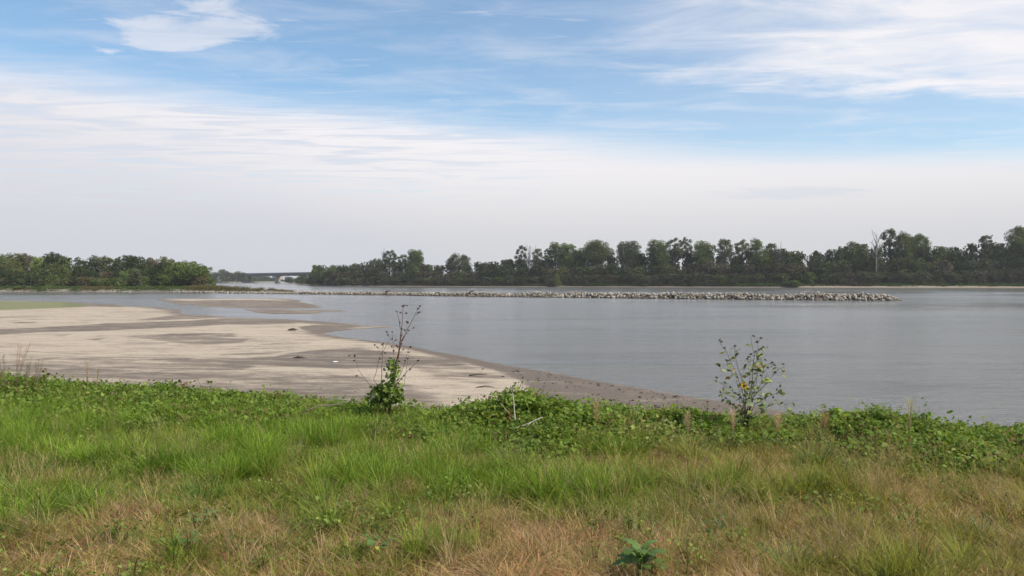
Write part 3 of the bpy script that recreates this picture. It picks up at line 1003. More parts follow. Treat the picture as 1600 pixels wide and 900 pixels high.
# far trees left of and below the bridge
FART = [(296, 424, 22), (306, 423, 18), (316, 424, 18), (326, 427, 16), (336, 425, 14), (347, 421, 15), (355, 424, 14), (363, 426, 14), (371, 424, 16), (379, 426, 14), (387, 429, 14), (396, 430.5, 16), (404, 431, 14), (412, 431, 13), (419, 432, 13), (426, 434, 10), (434, 436, 10),
        (442, 437, 8), (462, 435, 12), (470, 433, 14), (478, 430, 16)]
FLAB = ['far hazy tree below the left end of the bridge', 'far hazy tree left of the bridge']
for (px, ty, wpx) in FART:
    Y = 1420 - (60 if px < 380 else 0) + TR.random() * 30 + (260 if px > 400 else 0)
    p_ = at_y(px, ty, Y)
    lab = FLAB[0] if px > 383 else FLAB[1]
    put_tree('distant_tree', BUSH[k % 9], p_.x, Y, 2.2, lab, [GREY, OLIVE, DARK][k % 3], k * 1.7, (wpx * Y / F / 10, wpx * Y / F / 10, (p_.z - 2.2) / 10), group='far trees ' + ('below' if px > 383 else 'left of') + ' the bridge'); k += 1

# ------------------------------------------------------------------ bridge and far buildings
M_CONC = simple_mat('bridge_concrete', (.30, .295, .28), .85, .5, .12)
M_STEEL = simple_mat('bridge_girder_steel', (.10, .10, .10), .6, .5, .15)
BR = thing('road_bridge', 'long low grey girder bridge crossing the river in the far distance', 'bridge', (-470, 1400, 0))


def br_pt(t):   # t 0 right .. 1 left
    return np.array([-255 + t * (-640 + 255), 1150 + t * (1660 - 1150)]) - np.array([-470, 1400])


A0, A1 = br_pt(-.25), br_pt(1.2)
L = float(np.linalg.norm(A1 - A0)); ang = math.atan2(A1[1] - A0[1], A1[0] - A0[0]); mid = (A0 + A1) / 2
mb = MB(); mb.box((mid[0], mid[1], 15.6), (L, 13, .7), ang); link('deck', mb.mesh('deck', M_CONC), BR)
for s in (-4.5, 4.5):
    mb = MB(); nx, ny = -math.sin(ang), math.cos(ang)
    mb.box((mid[0] + nx * s, mid[1] + ny * s, 13.4), (L, .8, 3.7), ang); link('girder', mb.mesh('girder', M_STEEL), BR)
for s in (-6.3, 6.3):
    mb = MB(); mb.box((mid[0] + nx * s, mid[1] + ny * s, 16.45), (L, .3, 1.0), ang); link('parapet', mb.mesh('parapet', M_CONC), BR)
for t in (-.12, .12, .34, .56, .78, 1.0):
    c = br_pt(t)
    mb = MB(); mb.box((c[0], c[1], 5.0), (2.2, 9, 12.0), ang); mb.box((c[0], c[1], 11.25), (2.6, 12, .6), ang)
    link('pier', mb.mesh('pier', M_CONC), BR)
c = br_pt(.10) + np.array([-470, 1400])
TK = thing('truck', 'tiny dark truck driving over the far bridge near its right end', 'truck', (c[0], c[1], 15.95), ang)
mb = MB(); mb.box((1.2, 0, 1.9), (7.5, 2.4, 2.6)); link('cargo_box', mb.mesh('cargo', simple_mat('truck_grey', (.16, .16, .17), .5)), TK)
mb = MB(); mb.box((-3.9, 0, 1.35), (2.2, 2.3, 2.0)); link('cab', mb.mesh('cab', simple_mat('truck_cab', (.08, .09, .1), .4)), TK)
for sx_ in (-3.8, 3.6):
    for sy_ in (-1, 1):
        mb = MB(); mb.tube([(sx_, sy_ * 1.2, .5), (sx_, sy_ * .9, .5)], .5, 10); link('wheel', mb.mesh('wheel', M_STEEL), TK)


def building(px0, px1, ytop, Y, col, label, dome=False):
    a = at_y(px0, ytop, Y); b = at_y(px1, ytop, Y)
    h = a.z - 2.5; wd = b.x - a.x
    t = thing('distant_building', label, 'building', ((a.x + b.x) / 2, Y, 2.5))
    m_ = simple_mat('building_wall', col, .8, .3, .1)
    mb = MB(); mb.box((0, 0, h * .46), (wd, 14, h * .92)); link('wall', mb.mesh('wall', m_), t)
    rm = simple_mat('building_roof', (.38, .38, .39) if dome else (.3, .27, .24), .7, .3, .1)
    mb = MB()
    if dome:
        n = 9
        for i in range(n):
            a0, a1 = math.pi * i / n, math.pi * (i + 1) / n
            for (q0, q1) in [((math.cos(a0), math.sin(a0)), (math.cos(a1), math.sin(a1)))]:
                v = [(q0[0] * wd * .52, -7.4, h * .9 + q0[1] * h * .35), (q1[0] * wd * .52, -7.4, h * .9 + q1[1] * h * .35), (q1[0] * wd * .52, 7.4, h * .9 + q1[1] * h * .35), (q0[0] * wd * .52, 7.4, h * .9 + q0[1] * h * .35)]
                mb.add(v, None, [(0, 1, 2, 3)]); mb.add([v[0], v[1], (0, -7.4, h * .9)], [(0, 1, 2)])
    else:
        mb.box((0, 0, h * .95), (wd * 1.04, 14.8, h * .08))
    link('roof', mb.mesh('roof', rm), t)
    wm = simple_mat('window_glass', (.06, .07, .08), .2, 1, .1)
    for i in range(4):
        mb = MB(); mb.box((wd * (-.36 + .24 * i), -7.02, h * .5), (wd * .1, .12, h * .3)); link('window', mb.mesh('window', wm), t)


building(427, 441, 431.3, 1740, (.36, .30, .23), 'tan flat-roofed building seen below the far bridge')
building(446, 456, 433.2, 1700, (.40, .40, .39), 'white round-roofed building below the right part of the far bridge', True)

# ------------------------------------------------------------------ rock dike
DK = [(405, 459.0), (500, 460.2), (600, 461.4), (700, 463.0), (800, 464.2), (900, 465.2), (1000, 466.4), (1100, 467.6), (1200, 468.6), (1300, 469.5), (1410, 470.2)]
dkw = [at_z(a, b, 0.0) for a, b in DK]
dkx = [float(p_[0]) for p_ in dkw]; dky = [float(p_[1]) for p_ in dkw]
dkh = [0.6, 0.95, 1.1, 1.3, 1.4, 1.45, 1.5, 1.6, 1.7, 1.75, 1.6]
dist = np.concatenate([[0], np.cumsum(np.hypot(np.diff(dkx), np.diff(dky)))])
DL = dist[-1]
dr = np.random.default_rng(5)
ICO_P = None
import bmesh
bm_ = bmesh.new(); bmesh.ops.create_icosphere(bm_, subdivisions=1, radius=1.0)
ICO_V = np.array([v.co[:] for v in bm_.verts]); ICO_F = np.array([[v.index for v in f.verts] for f in bm_.faces]); bm_.free()
if len(ICO_F) > 20:
    pass


def rock_verts(r):
    n = r.normal(size=(5, 3)); n /= np.linalg.norm(n, axis=1)[:, None]
    v = ICO_V.copy()
    for a in n:                                    # chop by random planes: angular quarry stone
        d_ = v @ a
        lim = .45 + .35 * r.random()
        v -= np.outer(np.maximum(d_ - lim, 0), a)
    return v * np.array([1, .65 + .3 * r.random(), .55 + .3 * r.random()])


DIKE = thing('rock_dike', 'long low dike of pale broken rock reaching out across the river', 'rock dike', (dkx[-1], dky[-1], 0))
ROCKS = []
for k2 in range(14):
    ROCKS.append(rock_verts(dr))
stones = []
N_ST = 4200
for i in range(N_ST):
    s = DL * (dr.random())
    x = np.interp(s, dist, dkx); y = np.interp(s, dist, dky) + 1.9
    hh = np.interp(s, dist, dkh) * (1 + .30 * (vnoise(np.array(s * .22), np.array(0.5), 3) - .5) * 2)
    a_ = dr.random() * 2 - 1
    end = min(1, (DL - s) / 2.5 + .25)
    across = a_ * 2.1
    z = hh * end * (1 - abs(a_) ** 1.3) * (0.9 + .12 * dr.random()) - .12 + dr.random() * .1
    sz_ = (.20 + .48 * dr.random() ** 2.2) * (1.15 if s > DL * .5 else .9)
    stones.append((s, x, y + across, z, sz_, int(dr.integers(14)), dr.random(3) * 6.28, dr.random()))


def euler_m(e):
    cx, sx_ = math.cos(e[0]), math.sin(e[0]); cy, sy_ = math.cos(e[1]), math.sin(e[1]); cz, sz_ = math.cos(e[2]), math.sin(e[2])
    return np.array([[cz, -sz_, 0], [sz_, cz, 0], [0, 0, 1]]) @ np.array([[cy, 0, sy_], [0, 1, 0], [-sy_, 0, cy]]) @ np.array([[1, 0, 0], [0, cx, -sx_], [0, sx_, cx]])


front = sorted([q_ for q_ in stones if q_[2] - (np.interp(q_[0], dist, dky) + 1.9) < .3 and q_[3] > .12], key=lambda q_: -q_[4] / q_[2])
sel = set(id(q_) for q_ in front[:298])
rm_meshes = [mesh_np('stone', R_, ICO_F, M_STONE, np.ones((len(R_), 3)) * (.6 + .6 * dr.random())) for R_ in ROCKS]
mb = MB()
for q_ in stones:
    if id(q_) in sel:
        o = link('stone', rm_meshes[q_[5]], DIKE, (q_[1] - dkx[-1], q_[2] - dky[-1], q_[3]), tuple(q_[6]), q_[4])
    else:
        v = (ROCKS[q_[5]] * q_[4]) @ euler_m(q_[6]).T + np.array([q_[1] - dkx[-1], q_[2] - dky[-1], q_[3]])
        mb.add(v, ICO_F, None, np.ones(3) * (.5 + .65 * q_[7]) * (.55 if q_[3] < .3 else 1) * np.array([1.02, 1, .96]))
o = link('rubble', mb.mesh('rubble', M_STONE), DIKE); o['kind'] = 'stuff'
# earth core so the rubble has a body
mb = MB()
cs_ = []
for i in range(61):
    s = DL * i / 60
    x = np.interp(s, dist, dkx); y = np.interp(s, dist, dky) + 1.9; hh = np.interp(s, dist, dkh) * .75
    if i in (60,): hh *= .2
    cs_ += [(x - dkx[-1], y - 2.0 - dky[-1], -.2), (x - dkx[-1], y - dky[-1], hh), (x - dkx[-1], y + 2.0 - dky[-1], -.2)]
mb.add(cs_, None, [(i * 3 + j, i * 3 + j + 1, i * 3 + 4 + j, i * 3 + 3 + j) for i in range(60) for j in range(2)], (.3, .27, .24))
link('core', mb.mesh('core', M_STONE), DIKE)

# driftwood snags caught on the dike, rocks of the point
M_DRIFT = simple_mat('dark_driftwood', (.075, .058, .045), .9, 3, .3)
for (px, py, wpx, lab) in [(606, 455.5, 8, 'dark driftwood snag on the dike, left of three'), (683, 458.5, 7, 'dark upright driftwood snag on the dike, middle of three'), (737, 456, 8, 'small dark driftwood log on the dike, right of three')]:
    Y = float(np.interp(px, [a for a, b in DK], dky)) + 1.0
    p_ = at_y(px, py, Y)
    t = thing('driftwood', lab, 'driftwood', tuple(p_))
    L_ = wpx * Y / F / 2
    mb = MB(); mb.tube([(-L_, 0, -.35), (-.2 * L_, .1, .1), (L_, .2, .3)], [.28, .26, .12], 6); link('log', mb.mesh('log', M_DRIFT), t)
    mb = MB()
    for j in range(4):
        mb.tube([(-.5 + .3 * j, 0, .0), (-.5 + .5 * j, .1, .55 + .25 * (j % 2))], [.09, .03], 4)
    link('root', mb.mesh('root', M_DRIFT), t)

# ------------------------------------------------------------------ geometry-node scattering for uncountable stuff
def scatter(name, pts, rot, scl, idx_, tint, variants, label, cat):
    me = bpy.data.meshes.new(name)
    n = len(pts)
    me.vertices.add(n); me.vertices.foreach_set('co', np.asarray(pts, np.float32).ravel())
    for nm, ty, arr, key in (('irot', 'FLOAT_VECTOR', rot, 'vector'), ('iscale', 'FLOAT_VECTOR', scl, 'vector')):
        a = me.attributes.new(nm, ty, 'POINT'); a.data.foreach_set(key, np.asarray(arr, np.float32).ravel())
    a = me.attributes.new('iidx', 'INT', 'POINT'); a.data.foreach_set('value', np.asarray(idx_, np.int32))
    a = me.attributes.new('itint', 'FLOAT_COLOR', 'POINT')
    c4 = np.ones((n, 4), np.float32); c4[:, :3] = tint; a.data.foreach_set('color', c4.ravel())
    ob = link(name, me)
    coll = bpy.data.collections.new(name + '_kinds')
    for i, vm in enumerate(variants):
        vo = bpy.data.objects.new('%s_kind_%03d' % (name, i), vm); coll.objects.link(vo)
    ng = bpy.data.node_groups.new(name, 'GeometryNodeTree')
    ng.interface.new_socket('Geometry', in_out='INPUT', socket_type='NodeSocketGeometry')
    ng.interface.new_socket('Geometry', in_out='OUTPUT', socket_type='NodeSocketGeometry')
    q = G(ng)
    gi = q.n('NodeGroupInput'); go = q.n('NodeGroupOutput')
    ci = q.n('GeometryNodeCollectionInfo'); ci.inputs[0].default_value = coll; ci.inputs[1].default_value = True; ci.inputs[2].default_value = True
    ip = q.n('GeometryNodeInstanceOnPoints')

    def na(nm, ty):
        a = q.n('GeometryNodeInputNamedAttribute', data_type=ty); a.inputs[0].default_value = nm
        return a.outputs[0]
    q.l(gi.outputs[0], ip.inputs['Points']); q.l(ci.outputs[0], ip.inputs['Instance'])
    ip.inputs['Pick Instance'].default_value = True
    q.l(na('iidx', 'INT'), ip.inputs['Instance Index'])
    e2r = q.n('FunctionNodeEulerToRotation'); q.l(na('irot', 'FLOAT_VECTOR'), e2r.inputs[0]); q.l(e2r.outputs[0], ip.inputs['Rotation'])
    q.l(na('iscale', 'FLOAT_VECTOR'), ip.inputs['Scale'])
    q.l(ip.outputs[0], go.inputs[0])
    md = ob.modifiers.new('scatter', 'NODES'); md.node_group = ng
    tag(ob, label, cat, kind='stuff')
    return ob


def blade_tuft(seed, n, hgt, spread, width, lean, curl, fold=0.0, base_r=0.03, seeds=False):
    """a tuft of curved tapering blades"""
    r = np.random.default_rng(seed)
    mb = MB()
    V, F4, F3, C = [], [], [], []
    for i in range(n):
        a = r.random() * 6.283; rr = base_r * math.sqrt(r.random())
        b = np.array([rr * math.cos(a), rr * math.sin(a), 0])
        a2 = a + r.normal() * .7
        h = hgt * (.5 + .6 * r.random())
        dirv = np.array([math.cos(a2), math.sin(a2), 0])
        side = np.array([-dirv[1], dirv[0], 0])
        if r.random() < .5:
            tw = r.random() * 3.14
            side = side * math.cos(tw) + dirv * math.sin(tw)
        ln = lean * (.3 + 1.0 * r.random()); cu = curl * r.random()
        w_ = width * (.6 + .7 * r.random())
        pts = []
        for t in (0, .38, .72, 1.0):
            out_ = spread * ln * t + cu * h * t ** 2.2
            up = h * t * (1 - .35 * cu * t ** 1.5) * math.cos(min(1.2, ln * .5))
            pts.append(b + dirv * out_ + np.array([0, 0, up]))
        k0 = len(V)
        ws = (w_ * .7, w_, w_ * .75)
        for p_, ww in zip(pts[:3], ws):
            V += [p_ - side * ww * .5, p_ + side * ww * .5]
        V.append(pts[3])
        F4 += [(k0, k0 + 1, k0 + 3, k0 + 2), (k0 + 2, k0 + 3, k0 + 5, k0 + 4)]
        F3.append((k0 + 4, k0 + 5, k0 + 6))
        tone = .7 + .6 * r.random(); warm = r.normal() * .08
        C += [np.array([1 + warm, 1, 1 - warm]) * tone] * 7
        if seeds and r.random() < .6:
            for j in range(9):
                t = .62 + .42 * j / 9
                c0 = pts[2] * (1 - (t - .62) / .42) + pts[3] * ((t - .62) / .42)
                an = r.random() * 6.28
                d_ = np.array([math.cos(an) * .7, math.sin(an) * .7, 1.1]) * (.012 + .010 * r.random())
                sdv = np.array([-d_[1], d_[0], 0]) * .10
                k1 = len(V)
                V += [c0, c0 + d_ * .6 - sdv, c0 + d_, c0 + d_ * .6 + sdv]
                F4.append((k1, k1 + 1, k1 + 2, k1 + 3))
                C += [np.array([1.08, .98, .90]) * tone] * 4
    mb.add(V, F3, F4, np.array(C))
    return mb.mesh('tuft', M_GRASS)


def leaf_shape(L_, W_, fold, n=3):
    """one ovate leaf: tip towards +x, folded on the midrib"""
    xs = [0, .3, .7, 1.0]; ws = [.0, .5, .42, 0]
    V = [(0, 0, 0), (.28 * L_, 0, .03 * L_), (.68 * L_, 0, .02 * L_), (L_, 0, -.10 * L_),
         (.22 * L_, W_ * .5, fold * W_), (.62 * L_, W_ * .42, fold * W_ * .8), (.22 * L_, -W_ * .5, fold * W_), (.62 * L_, -W_ * .42, fold * W_ * .8)]
    F4 = [(0, 1, 4, 4), ]
    f3 = [(0, 1, 4), (0, 6, 1), (2, 3, 5), (2, 7, 3)]
    f4 = [(1, 2, 5, 4), (1, 6, 7, 2)]
    return np.array(V), f3, f4


def leaf_sprig(seed, n, L0, spread, hgt, mat, droop=.2, stem_col=(.5, .6, .3)):
    r = np.random.default_rng(seed)
    mb = MB()
    for i in range(n):
        Lf = L0 * (.6 + .7 * r.random())
        V, f3, f4 = leaf_shape(Lf, Lf * (.62 + .25 * r.random()), .12 + .25 * r.random())
        e = (r.normal() * .45, r.normal() * .45 + droop, r.random() * 6.283)
        c = np.array([r.normal() * spread * .5, r.normal() * spread * .5, hgt * r.random() ** .7])
        V = V @ euler_m(e).T + c
        tone = .7 + .55 * r.random(); wm = r.normal() * .08
        mb.add(V, f3, f4, np.array([1 + wm, 1, 1 - wm]) * tone)
        if i % 3 == 0:
            mb.tube([(c[0] * .3, c[1] * .3, -.02), tuple(c)], [.0022, .0012], 3, col=stem_col)
    return mb.mesh('sprig', mat)


# ---- coverage maps over the bank, in metres
def noise_patch(x, y, s, seed):
    return fbm(x * s, y * s, seed, 3)


BX = [-200, 0, 150, 300, 500, 700, 780, 850, 1000, 1200, 1400, 1600, 1800]
BY = [815, 815, 830, 835, 812, 800, 762, 742, 745, 765, 785, 780, 780]


def dryness(x, y, z):
    px, py = proj(x, y, z)
    b = np.interp(px, BX, BY)
    d_ = (py - b - 12) / 62.0 + (noise_patch(x, y, 1.1, 71) - .5) * 5.5 + (noise_patch(x, y, 3.7, 73) - .5) * 4.0
    return .04 + .86 / (1 + np.exp(-d_ * 1.3))


SX0 = np.array([-9.6, -7.4, -5.2, -3.2, -2.0, -1.1, -.75, -.45, .1, .7, 1.1, 1.45, 2.0, 2.35, 2.8, 3.2, 3.7, 4.0, 4.4, 4.8, 5.4, 8, 12])
SH0 = np.array([.16, .15, .16, .12, .06, .06, .09, .20, .30, .26, .16, .12, .18, .08, .05, .07, .16, .28, .18, .10, .10, .12, .12])


def vine_h(x):
    return np.interp(x, SX0, SH0)


def sample_area(dens, ymin, ymax_off, margin=2.2):
    ys, xs = [], []
    ymax = 15.0
    n = int(dens * (ymax - ymin) * 24)
    x = RNG.random(n) * 24 - 12; y = ymin + RNG.random(n) * (ymax - ymin)
    ok = (np.abs(x) < y * .64 + margin) & (y < edge_y(x) + ymax_off)
    return x[ok], y[ok]


# green + dry grass ---------------------------------------------------
KG = [blade_tuft(500 + i, 30, .18, .09, .0038, 1.1, .75) for i in range(14)]                     # 0-13 ordinary green
KL = [blade_tuft(530 + i, 32, .29, .12, .0052, 1.0, .85) for i in range(8)]                      # 14-21 long fresh blades
KD = [blade_tuft(560 + i, 34, .17, .10, .0029, 1.4, .95) for i in range(14)]                      # 22-35 dry fine
KS = [blade_tuft(590 + i, 18, .34, .11, .0024, .9, .45, seeds=True) for i in range(8)]           # 36-43 seeding stalks
KM = [blade_tuft(620 + i, 30, .08, .13, .0042, 1.8, 1.2, base_r=.07) for i in range(8)]          # 44-51 flattened thatch
ALLK = KG + KL + KD + KS + KM
x, y = sample_area(240, 2.2, .9)
z = ground_z(x, y)
n = len(x)
dry = dryness(x, y, z)
u = RNG.random(n)
isd = u < dry
edge_d = edge_y(x) - y
lush = noise_patch(x, y, .9, 81)
lush2 = noise_patch(x, y, 2.6, 83)
longm = (~isd) & (lush * .6 + lush2 * .4 > .50) & (dry < .5)
kind = np.where(isd, RNG.integers(22, 36, n), np.where(longm, RNG.integers(14, 22, n), RNG.integers(0, 14, n)))
pxs, pys = proj(x, y, z)
seedy = (RNG.random(n) < np.where(pxs > 850, .13, .04) * (noise_patch(x, y, 1.7, 91) > .42)) & (y > 4.5)
kind = np.where(seedy, RNG.integers(36, 44, n), kind)
kind = np.where(RNG.random(n) < .22, RNG.integers(44, 52, n), kind)
# colours
t1 = noise_patch(x, y, 1.9, 95)[:, None]; t2 = RNG.random((n, 1)); t3 = RNG.random((n, 1))
olive = np.clip(((pxs - 850) / 500)[:, None], 0, 1) * .75 + np.clip((dry[:, None] - .1) * .9, 0, .6)
gA = np.array([.235, .305, .045]); gB = np.array([.140, .205, .030]); gO = np.array([.235, .225, .050])
gc = gA * t1 + gB * (1 - t1)
gc = gc * (1 - olive) + gO * olive
gc = np.where(longm[:, None], gc * np.array([.98, 1.10, .95]), gc)
dA = np.array([.60, .43, .24]); dB = np.array([.46, .27, .145]); dC = np.array([.40, .33, .12]); dR = np.array([.36, .165, .11])
dc = dA * t2 + dB * (1 - t2)
dc = np.where(t3 > .7, dC, dc); dc = np.where((t3 < .14) & (t1 > .45), dR, dc)
warmth = np.clip(((pxs - 900) / 400), 0, 1)[:, None]
dc = dc * (1 - .25 * warmth) + dC * .25 * warmth
tint = np.where(isd[:, None], dc, gc)
sc_c = np.array([.42, .31, .18]) * (.5 + .5 * t2) + np.array([.22, .25, .08]) * .5 * (1 - t2)
tint = np.where((kind >= 36)[:, None] & (kind < 44)[:, None], sc_c, tint)
tint = np.where((kind >= 44)[:, None], tint * .6 + np.array([.30, .20, .115]) * .4, tint)
tint = tint * (.70 + .6 * RNG.random((n, 1)))
hs = (.60 + .75 * RNG.random(n)) * np.where(isd, .80, .95) * (.70 + .65 * noise_patch(x, y, 3.1, 77))
hs *= np.where(y < 6, .95, 1.0) * np.interp(edge_d, [-1, 0, 1.5], [.7, .8, 1.0])
scl = np.stack([.85 + .4 * RNG.random(n), .85 + .4 * RNG.random(n), hs], 1)
rot = np.stack([RNG.normal(size=n) * .13, RNG.normal(size=n) * .13 + .05, RNG.random(n) * 6.283], 1)
scatter('grass', np.stack([x, y, z - .01], 1), rot, scl, kind, tint, ALLK, 'mixed green and dried brown grass covering the near bank', 'grass')

# leafy vine and weed cover along the bank edge -------------------------
KV = [leaf_sprig(700 + i, 44, .022 + .024 * (i % 4) / 3, .15, .09, M_GRASS) for i in range(12)]
KC = [leaf_sprig(730 + i, 14, .024, .10, .07, M_GRASS) for i in range(8)]
x, y = sample_area(430, 6.5, 1.5)
ed = edge_y(x) - y
bandw = np.interp(x, [-12, -7, -4, -2.2, -1.2, -.5, .2, 1.1, 2, 3, 4, 6], [2.6, 2.4, 1.9, 1.2, .9, 1.0, 1.9, 1.0, .9, .8, 1.5, 1.2])
ok = (ed < bandw * (.55 + .9 * noise_patch(x, y, 1.0, 97))) & (ed > -1.5)
x, y, ed = x[ok], y[ok], ed[ok]
vh = vine_h(x) * np.clip(1 - np.maximum(ed, 0) / (bandw[ok] * 1.25), .12, 1) * np.clip(1.15 + ed * .35, .5, 1) * (.55 + .9 * noise_patch(x, y, 1.6, 99)) * (.35 + 1.3 * noise_patch(x, y, 4.5, 98))
zv = ground_z(x, y) + vh * (.35 + .65 * RNG.random(len(x)) ** .5) - .03
n = len(x)
t1 = noise_patch(x, y, 2.2, 101)[:, None]; t2 = RNG.random((n, 1))
vc = np.array([.215, .300, .052]) * t1 + np.array([.125, .190, .034]) * (1 - t1)
vc = np.where(t2 > .95, np.array([.27, .30, .08]), vc)
vc = np.where(t2 < .05, np.array([.20, .13, .07]), vc)
yl = (np.abs(x - 1.55) < .42) & (ed > .1) & (RNG.random(n) < .35)
vc = np.where(yl[:, None], np.array([.34, .36, .12]), vc)
vc = vc * (.8 + .4 * RNG.random((n, 1)))
rot = np.stack([RNG.normal(size=n) * .3, RNG.normal(size=n) * .3, RNG.random(n) * 6.283], 1)
s_ = .5 + 1.0 * RNG.random(n) ** 1.5
gk = RNG.random(n) < .16          # grass blades that grow up through the vines
zg_ = zv[gk] - .10
m_ = int(gk.sum())
scatter('edge_grass', np.stack([x[gk], y[gk], zg_], 1), np.stack([RNG.normal(size=m_) * .35, RNG.normal(size=m_) * .35, RNG.random(m_) * 6.28], 1), np.stack([np.ones(m_), np.ones(m_), .6 + .7 * RNG.random(m_)], 1),
        RNG.integers(0, 14, m_), (np.array([.24, .29, .06]) * (.7 + .6 * RNG.random((m_, 1))) * (1 - .0) + np.array([.12, .04, .03]) * (RNG.random((m_, 1)) < .25)), KG, 'thin grass blades growing up through the vines on the bank edge', 'grass')
scatter('vine_cover', np.stack([x, y, zv], 1), rot, np.stack([s_, s_, s_], 1), RNG.integers(0, 12, n), vc, KV, 'dense leafy green vines piled along the edge of the near bank', 'vines')
# small broadleaf weeds among the grass
x, y = sample_area(20, 3.0, .2)
ok = noise_patch(x, y, 1.4, 105) > .52
x, y = x[ok], y[ok]; n = len(x)
zz_ = ground_z(x, y) + .05 + .07 * RNG.random(n)
vc = np.array([.20, .26, .06]) * (.7 + .5 * RNG.random((n, 1)))
rot = np.stack([RNG.normal(size=n) * .2, RNG.normal(size=n) * .2, RNG.random(n) * 6.283], 1)
s_ = .7 + .6 * RNG.random(n)
scatter('clover', np.stack([x, y, zz_], 1), rot, np.stack([s_, s_, s_], 1), RNG.integers(0, 8, n), vc, KC, 'small round-leaved green weeds scattered through the grass', 'weeds')

# reeds on the point and low green cover along the far shores -----------
KR = [blade_tuft(760 + i, 26, 2.2, .5, .09, .8, .5, base_r=.9) for i in range(8)]
xr = RNG.random(9000) * 190 - 270; yr = 320 + RNG.random(9000) * 60
s_d = poly_sd(xr, yr, LB)
pxr, _ = proj(xr, yr, 1.0)
ok = (s_d > 1.8) & ((s_d < 13) | (pxr > 290))
xr, yr, s_d, pxr = xr[ok], yr[ok], s_d[ok], pxr[ok]
n = len(xr)
zr = np.minimum(0.05 + .28 * s_d, 1.5) - .1
hr = np.interp(pxr, [0, 290, 320, 400, 440, 490], [.55, .6, .95, .8, .55, .35]) * (.7 + .6 * RNG.random(n)) * np.clip(s_d / 5, .45, 1)
t = RNG.random((n, 1)) * .6 + .4 * noise_patch(xr, yr, .12, 111)[:, None]
rc = np.array([.17, .165, .055]) * t + np.array([.13, .095, .05]) * (1 - t)
lf = (pxr < 290)[:, None] & (noise_patch(xr, yr, .06, 113) > .5)[:, None]
rc = np.where(lf, np.array([.09, .13, .035]), rc)
rot = np.stack([RNG.normal(size=n) * .12, RNG.normal(size=n) * .12, RNG.random(n) * 6.28], 1)
scatter('reeds', np.stack([xr, yr, zr], 1), rot, np.stack([np.ones(n), np.ones(n), hr], 1), RNG.integers(0, 8, n), rc, KR, 'yellow-green and brown reeds and scrub along the left bank and its point', 'reeds')
# right bank green fringe
xs_, ys_ = [], []
for px in np.arange(470, 1640, .55):
    Y = rbank_y(px) + 4.5 + RNG.random() * 5
    xs_.append((px - 800) / F * Y); ys_.append(Y)
xr = np.array(xs_); yr = np.array(ys_); n = len(xr)
pxr, _ = proj(xr, yr, 1.0)
gpat = np.zeros(n)
for c_, w_ in ((945, 45), (1230, 40), (1180, 60), (1500, 60), (1400, 40), (1570, 50)):
    gpat = np.maximum(gpat, np.exp(-((pxr - c_) / w_) ** 2))
rc = np.array([.06, .12, .03]) * gpat[:, None] + np.array([.075, .065, .04]) * (1 - gpat[:, None])
hr = .5 + .5 * RNG.random(n) + .35 * gpat
rot = np.stack([RNG.normal(size=n) * .15, RNG.normal(size=n) * .15, RNG.random(n) * 6.28], 1)
scatter('bank_grass', np.stack([xr, yr, np.full(n, 1.0)], 1), rot, np.stack([np.full(n, 1.8), np.full(n, 1.8), hr], 1), RNG.integers(0, 8, n), rc * (.8 + .4 * RNG.random((n, 1))), KR, 'low grass and scrub along the foot of the right bank thicket', 'grass')
# riprap along the left bank and point
mb = MB()
for i in range(520):
    if i < 380:
        px = 285 + dr.random() * 180; 
    else:
        px = -60 + dr.random() * 360
    x0 = None
    s = dr.random()
    yb = np.interp(px, [-100, 140, 290, 330, 470], [457.0, 456.8, 457.6, 457.8, 459.4])
    xx, yy = at_z(px, yb - dr.random() * 1.3 - .1, .15)
    if i >= 380 and fbm(np.array(px * .03), np.array(.5), 7) < .5: continue
    v = (ROCKS[i % 14] * (.3 + .5 * dr.random())) @ euler_m(dr.random(3) * 6).T + np.array([float(xx), float(yy), .15 + .2 * dr.random()])
    mb.add(v, ICO_F, None, np.ones(3) * (.4 + .5 * dr.random()))
o = link('shore_rubble', mb.mesh('shore_rubble', M_STONE)); tag(o, 'broken pale rocks strewn along the waterline of the left bank and point', 'rocks', kind='stuff')

# ------------------------------------------------------------------ individual plants on the near bank
def ball(mb, c, r, col, squash=.8, rg=RNG):
    v = ICO_V * np.array([r, r, r * squash]) * (1 + .15 * rg.normal(size=(len(ICO_V), 1))) + np.array(c)
    mb.add(v, ICO_F, None, col)


def one_leaf(parent, c, L_, e, col, fold=.2, wid=.7, name='leaf'):
    V, f3, f4 = leaf_shape(L_, L_ * wid, fold)
    mb = MB(); mb.add(V, f3, f4, col)
    return link(name, mb.mesh(name, M_LEAF), parent, c, e)


# left weed plant: tall reddish dead stems with dark seed heads over a leafy base
D1 = 9.55
def z6(u, v): return (500 + u / 4.5, 460 + v / 4.5)
def z7(u, v): return (1060 + u / 5.296, 510 + v / 5.296)


def w_pt(pt, D, base, dy=0.0):
    v = at_y(pt[0], pt[1], D + dy)
    return v - Vector(base)


